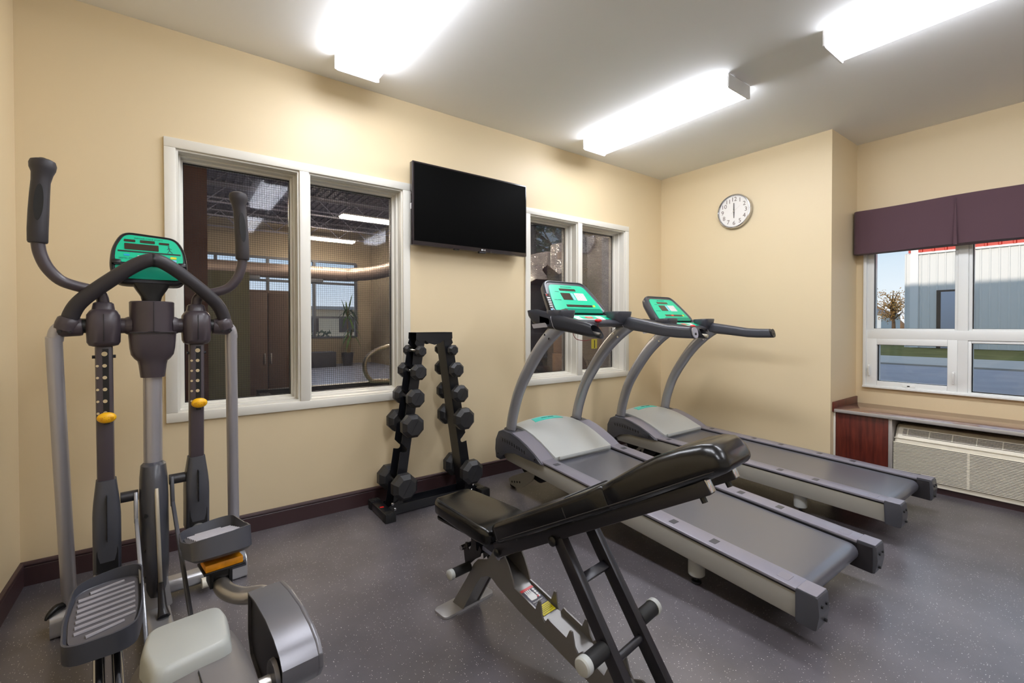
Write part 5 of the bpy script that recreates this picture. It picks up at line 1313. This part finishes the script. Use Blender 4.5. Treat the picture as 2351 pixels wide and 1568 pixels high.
    b = MB(); b.tube([(0, 0, 0.3), (0.02, 0, 0.8), (0, 0.02, 1.3), (0.02, 0, 1.62)], [0.025, 0.022, 0.018, 0.012], 8); b.tube([(0.05, 0, 0.3), (0.10, 0.02, 0.7), (0.14, 0.0, 1.05)], [0.02, 0.016, 0.01], 8); b.build('stem', mat('plant_stem', '#6b5a3a', 0.7), t)
    ml = mat('dracaena_leaf', '#4c6a38', 0.45)
    rnd = random.Random(3)
    for i in range(34):
        base = Vector((0.01, 0, 1.25+0.38*rnd.random())) if i < 24 else Vector((0.13, 0, 0.85+0.25*rnd.random()))
        a = rnd.random()*2*PI; l = 0.30+0.18*rnd.random(); up = 0.10+0.2*rnd.random() if i < 20 else 0.04
        if i < 3: up = 0.42; 
        dr = Vector((math.cos(a), math.sin(a), 0)); sd = Vector((-math.sin(a), math.cos(a), 0))
        b = MB(); rings = []
        for k in range(6):
            f = k/5; p = base+dr*l*f*(0.55 if i < 3 else 0.8)+Vector((0, 0, up*f*1.6-(l*1.2)*f*f*(0.25 if i < 3 else 1.0)))
            w = 0.030*math.sin(PI*(0.12+0.86*f))+0.001
            rings.append([p+sd*w, p+Vector((0, 0, 0.003)), p-sd*w, p-Vector((0, 0, 0.003))])
        b.loft(rings); b.build('leaf', ml, t)
    # stored furniture behind the second inner window
    wrap = mat('grey_plastic_wrap', '#8d8a94', 0.18, spec=0.7, coat=0.6, bump=(7, 1.0, 0.06))
    dk = mat('dark_carton', '#4a4446', 0.7, var=(4, 0.15)); cb = mat('brown_cardboard', '#96775f', 0.75, var=(5, 0.08)); flap = mat('cardboard_flap', '#5d4638', 0.75)
    for (y0, y1, z, lab) in ((0.42, 1.62, 2.24, 'tall plastic wrapped stack behind the right pane of the smaller window'), (1.68, 2.95, 2.16, 'tall plastic wrapped stack behind the left pane of the smaller window')):
        t = thing('wrapped_stack', lab, 'stack', (4.35, (y0+y1)/2, 0), group='furniture stored in the hall')
        b = MB(); b.box(-0.36, (y0-y1)/2, 0.0, 0.40, (y1-y0)/2, z, 0.03, 3); b.build('wrapping', wrap, t)
        b = MB(); b.box(-0.368, -0.09, 0.02, -0.355, 0.04, z-0.01, 0.004); b.build('tape_band', mat('dark_band', '#3b3539', 0.4), t)
        b = MB(); b.box(-0.366, 0.30, z-0.22, -0.358, 0.44, z-0.13); b.build('delivery_label', mat('paper_label', '#8d7f78', 0.7), t)
    for (x0, x1, y0, y1, z, lab) in ((3.42, 3.96, 1.40, 2.45, 1.66, 'dark open carton in front of the left wrapped stack'), (3.58, 3.96, 0.98, 1.20, 1.76, 'dark open carton in front of the right wrapped stack')):
        t = thing('carton', lab, 'box', ((x0+x1)/2, (y0+y1)/2, 0), group='dark cartons stored in the hall')
        w, d = (x1-x0)/2, (y1-y0)/2
        b = MB(); b.box(-w, -d, 0, -w+0.01, d, z); b.box(w-0.01, -d, 0, w, d, z); b.box(-w, -d, 0, w, -d+0.01, z); b.box(-w, d-0.01, 0, w, d, z); b.box(-w, -d, 0, w, d, 0.01); b.box(-w, -d, z-0.25, w, d, z-0.24); b.build('carton_body', dk, t)
        b = MB(); b.plate([(-d, 0), (d, 0), (d-0.08, 0.14), (0.1, 0.10), (-d+0.06, 0.17)], (-w, 0, z), (0, 1, 0.03), (-0.6, 0, 0.5), (-0.5, 0, -0.6), 0.005); b.build('flap', flap, t)
        b = MB(); b.plate([(-w, 0), (w, 0), (w-0.05, 0.16), (-w+0.06, 0.13)], (0, -d, z), (1, 0, 0), (0, -0.7, 0.35), (0, 0.35, 0.7), 0.005); b.build('flap', flap, t)
    for (z0, z1, o, lab) in ((0.0, 0.56, 0.02, 'brown cardboard box at the bottom of a stack of three'), (0.56, 0.868, 0.0, 'brown cardboard box with printed lettering, middle of three'), (0.87, 1.16, 0.015, 'brown cardboard box on top of the stack of three')):
        t = thing('cardboard_box', lab, 'box', (3.52, 0.56, z0), group='cardboard boxes behind the smaller window')
        b = MB(); b.box(-0.26+o, -0.20, 0, 0.24+o, 0.18, z1-z0-0.002, 0.004); b.build('box_body', cb, t)
        if z0 == 0.56:
            text('STUDY', 0.075, (-0.04, -0.201, 0.22), (1, 0, 0), (0, 0, 1), (0, -1, 0), mat('carton_print', '#4a382c', 0.7), t, 'lettering', 0.0004)
    b = MB(); b.obox((2.80, 0.80, 0.99), (1, 0.1, 0), (0, 0, 1), (-0.1, 1, 0), 0.40, 0.46, 0.04, 0.004); t = b.build('foam_board', mat('pale_blue_foam', '#8fa3b5', 0.6)); tag(t, 'pale blue foam board standing on a black wrapped bundle', 'board')
    b = MB(); b.box(2.45, 0.55, 0.0, 3.10, 1.12, 0.76, 0.05, 3); tag(b.build('wrapped_bundle', mat('black_plastic_wrap', '#1d1d24', 0.2, coat=0.6, bump=(9, 1.0, 0.05))), 'low black plastic bundle under the foam board', 'bundle')
hall_things()

# ------------------------------------------------------------------ outdoors
M_asph = mat('asphalt', '#a09ca0', 0.9, spec=0.2, var=(1.5, 0.06))
M_walk = mat('concrete_walk', '#b8b2aa', 0.9, spec=0.2, var=(1.2, 0.05))
M_grass = mat('rough_grass', '#6d6a3c', 0.95, spec=0.1, var=(0.9, 0.25))
M_side = mat('white_metal_siding', '#dedede', 0.5, spec=0.3)
M_fascia = mat('red_metal_fascia', '#c8321f', 0.45)
def outdoors():
    b = MB(); b.box(5.0, -60, -0.35, 17.5, 60, -0.05); struct(b.build('road', M_asph))
    b = MB(); b.box(17.5, -60, -0.35, 21.5, 60, 0.0); struct(b.build('pavement', M_walk))
    b = MB(); b.box(21.5, -90, -0.35, 160, 90, -0.02); tag(b.build('lawn', M_grass), 'rough brown green grass strip across the road', 'grass', kind='stuff')
    b = MB(); b.box(-40, 11.6, -0.35, 5.0, 60, -0.05); struct(b.build('yard', M_walk))
    b = MB(); b.box(-0.8, YF-0.3, H+0.2, XW+0.205, 0.0, 4.3); b.box(-6, -22, 4.3, 4.9, 11.5, 12.3); struct(b.build('wall_upper_storey', M_phwall))
    # warehouse opposite
    t = thing('warehouse', 'white metal clad warehouse with red fascia across the road', 'building', (30, -15, 0))
    def corr(x, y0, y1, z0, z1, pitch, depth):
        pts = []; y = y0
        while y < y1-1e-6:
            pts += [(0.0, y), (0.0, y+pitch*0.72), (-depth, y+pitch*0.78), (-depth, y+pitch*0.94)]
            y += pitch
        vs = [(x+dx, yy, z0) for dx, yy in pts]+[(x+dx, yy, z1) for dx, yy in pts]; n = len(pts)
        return vs, [(i, i+1, n+i+1, n+i) for i in range(n-1)]
    b = MB(); b.add(*corr(0, -24, 18.65, 0, 4.75, 0.30, 0.03)); b.build('siding', M_side, t, angle=20)
    b = MB(); b.box(0.02, -24, 0, 30, 18.65, 6.2); b.build('core', M_side, t)
    b = MB(); b.add(*corr(-0.06, -24, 18.35, 4.75, 6.2, 0.45, 0.06)); b.build('fascia', M_fascia, t, angle=20)
    b = MB(); b.box(-0.10, -24, 4.66, 0.0, 18.4, 4.75); b.build('flashing', M_white, t)
    b = MB(); b.box(-0.09, 18.35, 0, 0.02, 18.66, 6.2); b.build('corner_trim', M_white, t)
    b = MB(); b.box(-0.08, 16.4, 0, 0.0, 17.66, 2.83); dr = b.build('door_frame', mat('dark_door_frame', '#3a3333', 0.5), t)
    b = MB(); b.box(-0.10, 16.5, 0, -0.02, 17.50, 2.74, 0.01); b.build('door_leaf', mat('grey_blue_door', '#a7afc2', 0.5), dr)
    # bare autumn trees and a far house
    def tree(loc, h, seed, label, leafcol, n, spread):
        rnd = random.Random(seed)
        t = thing('tree', label, 'tree', loc, group='trees across the road')
        b = MB(); b.tube([(0, 0, 0), (0.05*h*0.2, 0, h*0.3), (0, 0.03*h, h*0.55), (0, 0, h*0.9)], [0.035*h, 0.028*h, 0.02*h, 0.004*h], 8, smooth=3)
        tips = []
        for i in range(16):
            a = rnd.random()*2*PI; z0 = h*(0.32+0.45*rnd.random()); l = h*spread*(0.5+0.6*rnd.random())
            e = Vector((math.cos(a)*l, math.sin(a)*l, min(z0+l*(0.5+0.4*rnd.random()), h)))
            b.tube([(0, 0, z0), Vector((0, 0, z0)).lerp(e, 0.5)+Vector((0, 0, 0.04*h)), e], [0.012*h, 0.007*h, 0.002*h], 6); tips.append((Vector((0, 0, z0)), e))
        b.build('trunk', mat('bark', '#5b4632', 0.9), t)
        b = MB()
        for i in range(n):
            p0, p1 = rnd.choice(tips); c = p0.lerp(p1, 0.35+0.75*rnd.random())+Vector((rnd.gauss(0, 0.05), rnd.gauss(0, 0.05), rnd.gauss(0, 0.05)))*h
            u = Vector((rnd.uniform(-1, 1), rnd.uniform(-1, 1), rnd.uniform(-1, 1))).normalized(); v = u.orthogonal().normalized(); s_ = 0.022*h
            b.add([c-u*s_, c+v*s_*0.5, c+u*s_, c-v*s_*0.5], [(0, 1, 2, 3)])
        tag(b.build('foliage', mat(leafcol[0], leafcol[1], 0.8), t), kind='stuff')
    tree((56, 13.4, 0), 4.6, 5, 'small bare brown tree left of the warehouse, farther one', ('rust_leaf', '#a6713c'), 420, 0.28)
    tree((48, 8.7, 0), 4.4, 9, 'bushy brown tree beside the warehouse corner', ('ochre_leaf', '#8d6a34'), 900, 0.34)
    b = MB(); b.ball((95, 30, -1.5), 14, 12, 7.5); struct(b.build('hill', mat('autumn_hill', '#a9764a', 0.95, var=(0.6, 0.25))))
    t = thing('far_house', 'pale grey house far away behind the bare trees', 'house', (75, 19, 0))
    b = MB(); b.box(-4, -3.5, 0, 4, 3.5, 2.4); b.build('house_wall', mat('house_wall', '#c3c8cf', 0.8), t)
    b = MB(); b.prism([(-3.8, 2.4), (3.8, 2.4), (0, 3.7)], 'x', -4.2, 4.2); b.build('roof', mat('house_roof', '#6b6f78', 0.8), t)
    for yy in (-2.0, 0.2, 2.0):
        b = MB(); b.box(-4.03, yy-0.5, 0.9, -3.98, yy+0.5, 1.9); b.build('house_window', M_disp, t)
    # leafy tree outside the hall
    tree((9.6, 7.2, 0), 6.2, 21, 'leafy green tree outside the hall seen above the wrapped stacks', ('green_leaf', '#4f7a5a'), 1500, 0.42)
    # neighbouring house behind the plant
    t = thing('neighbour_building', 'cream building outside the far hall windows', 'building', (6.5, 24, 0))
    b = MB(); b.box(-2.2, -3, 0, 6, 3, 1.95); b.build('block_wall', mat('cream_block', '#d9c6a6', 0.8), t)
    b = MB(); b.box(-2.4, -3.2, 1.95, 6.2, 3.2, 2.1); b.build('roof_slab', M_walk, t)
    for xx in (-1.2, 0.6):
        b = MB(); b.box(xx-0.4, -3.03, 0.8, xx+0.4, -2.98, 1.6); b.build('block_window', M_disp, t)
    b = MB()
    rnd = random.Random(2)
    for i in range(1500):
        c = Vector((rnd.uniform(-1.5, 4.2), 13.2+rnd.gauss(0, 0.25), rnd.uniform(0, 0.95)))
        u = Vector((rnd.uniform(-1, 1), rnd.uniform(-1, 1), rnd.uniform(-1, 1))).normalized(); v = u.orthogonal().normalized(); s_ = 0.09
        b.add([c-u*s_, c+v*s_*0.5, c+u*s_, c-v*s_*0.5], [(0, 1, 2, 3)])
    tag(b.build('hedge', mat('hedge_leaf', '#2f3a2a', 0.8)), 'low dark green hedge outside the far hall windows', 'hedge', kind='stuff')
outdoors()
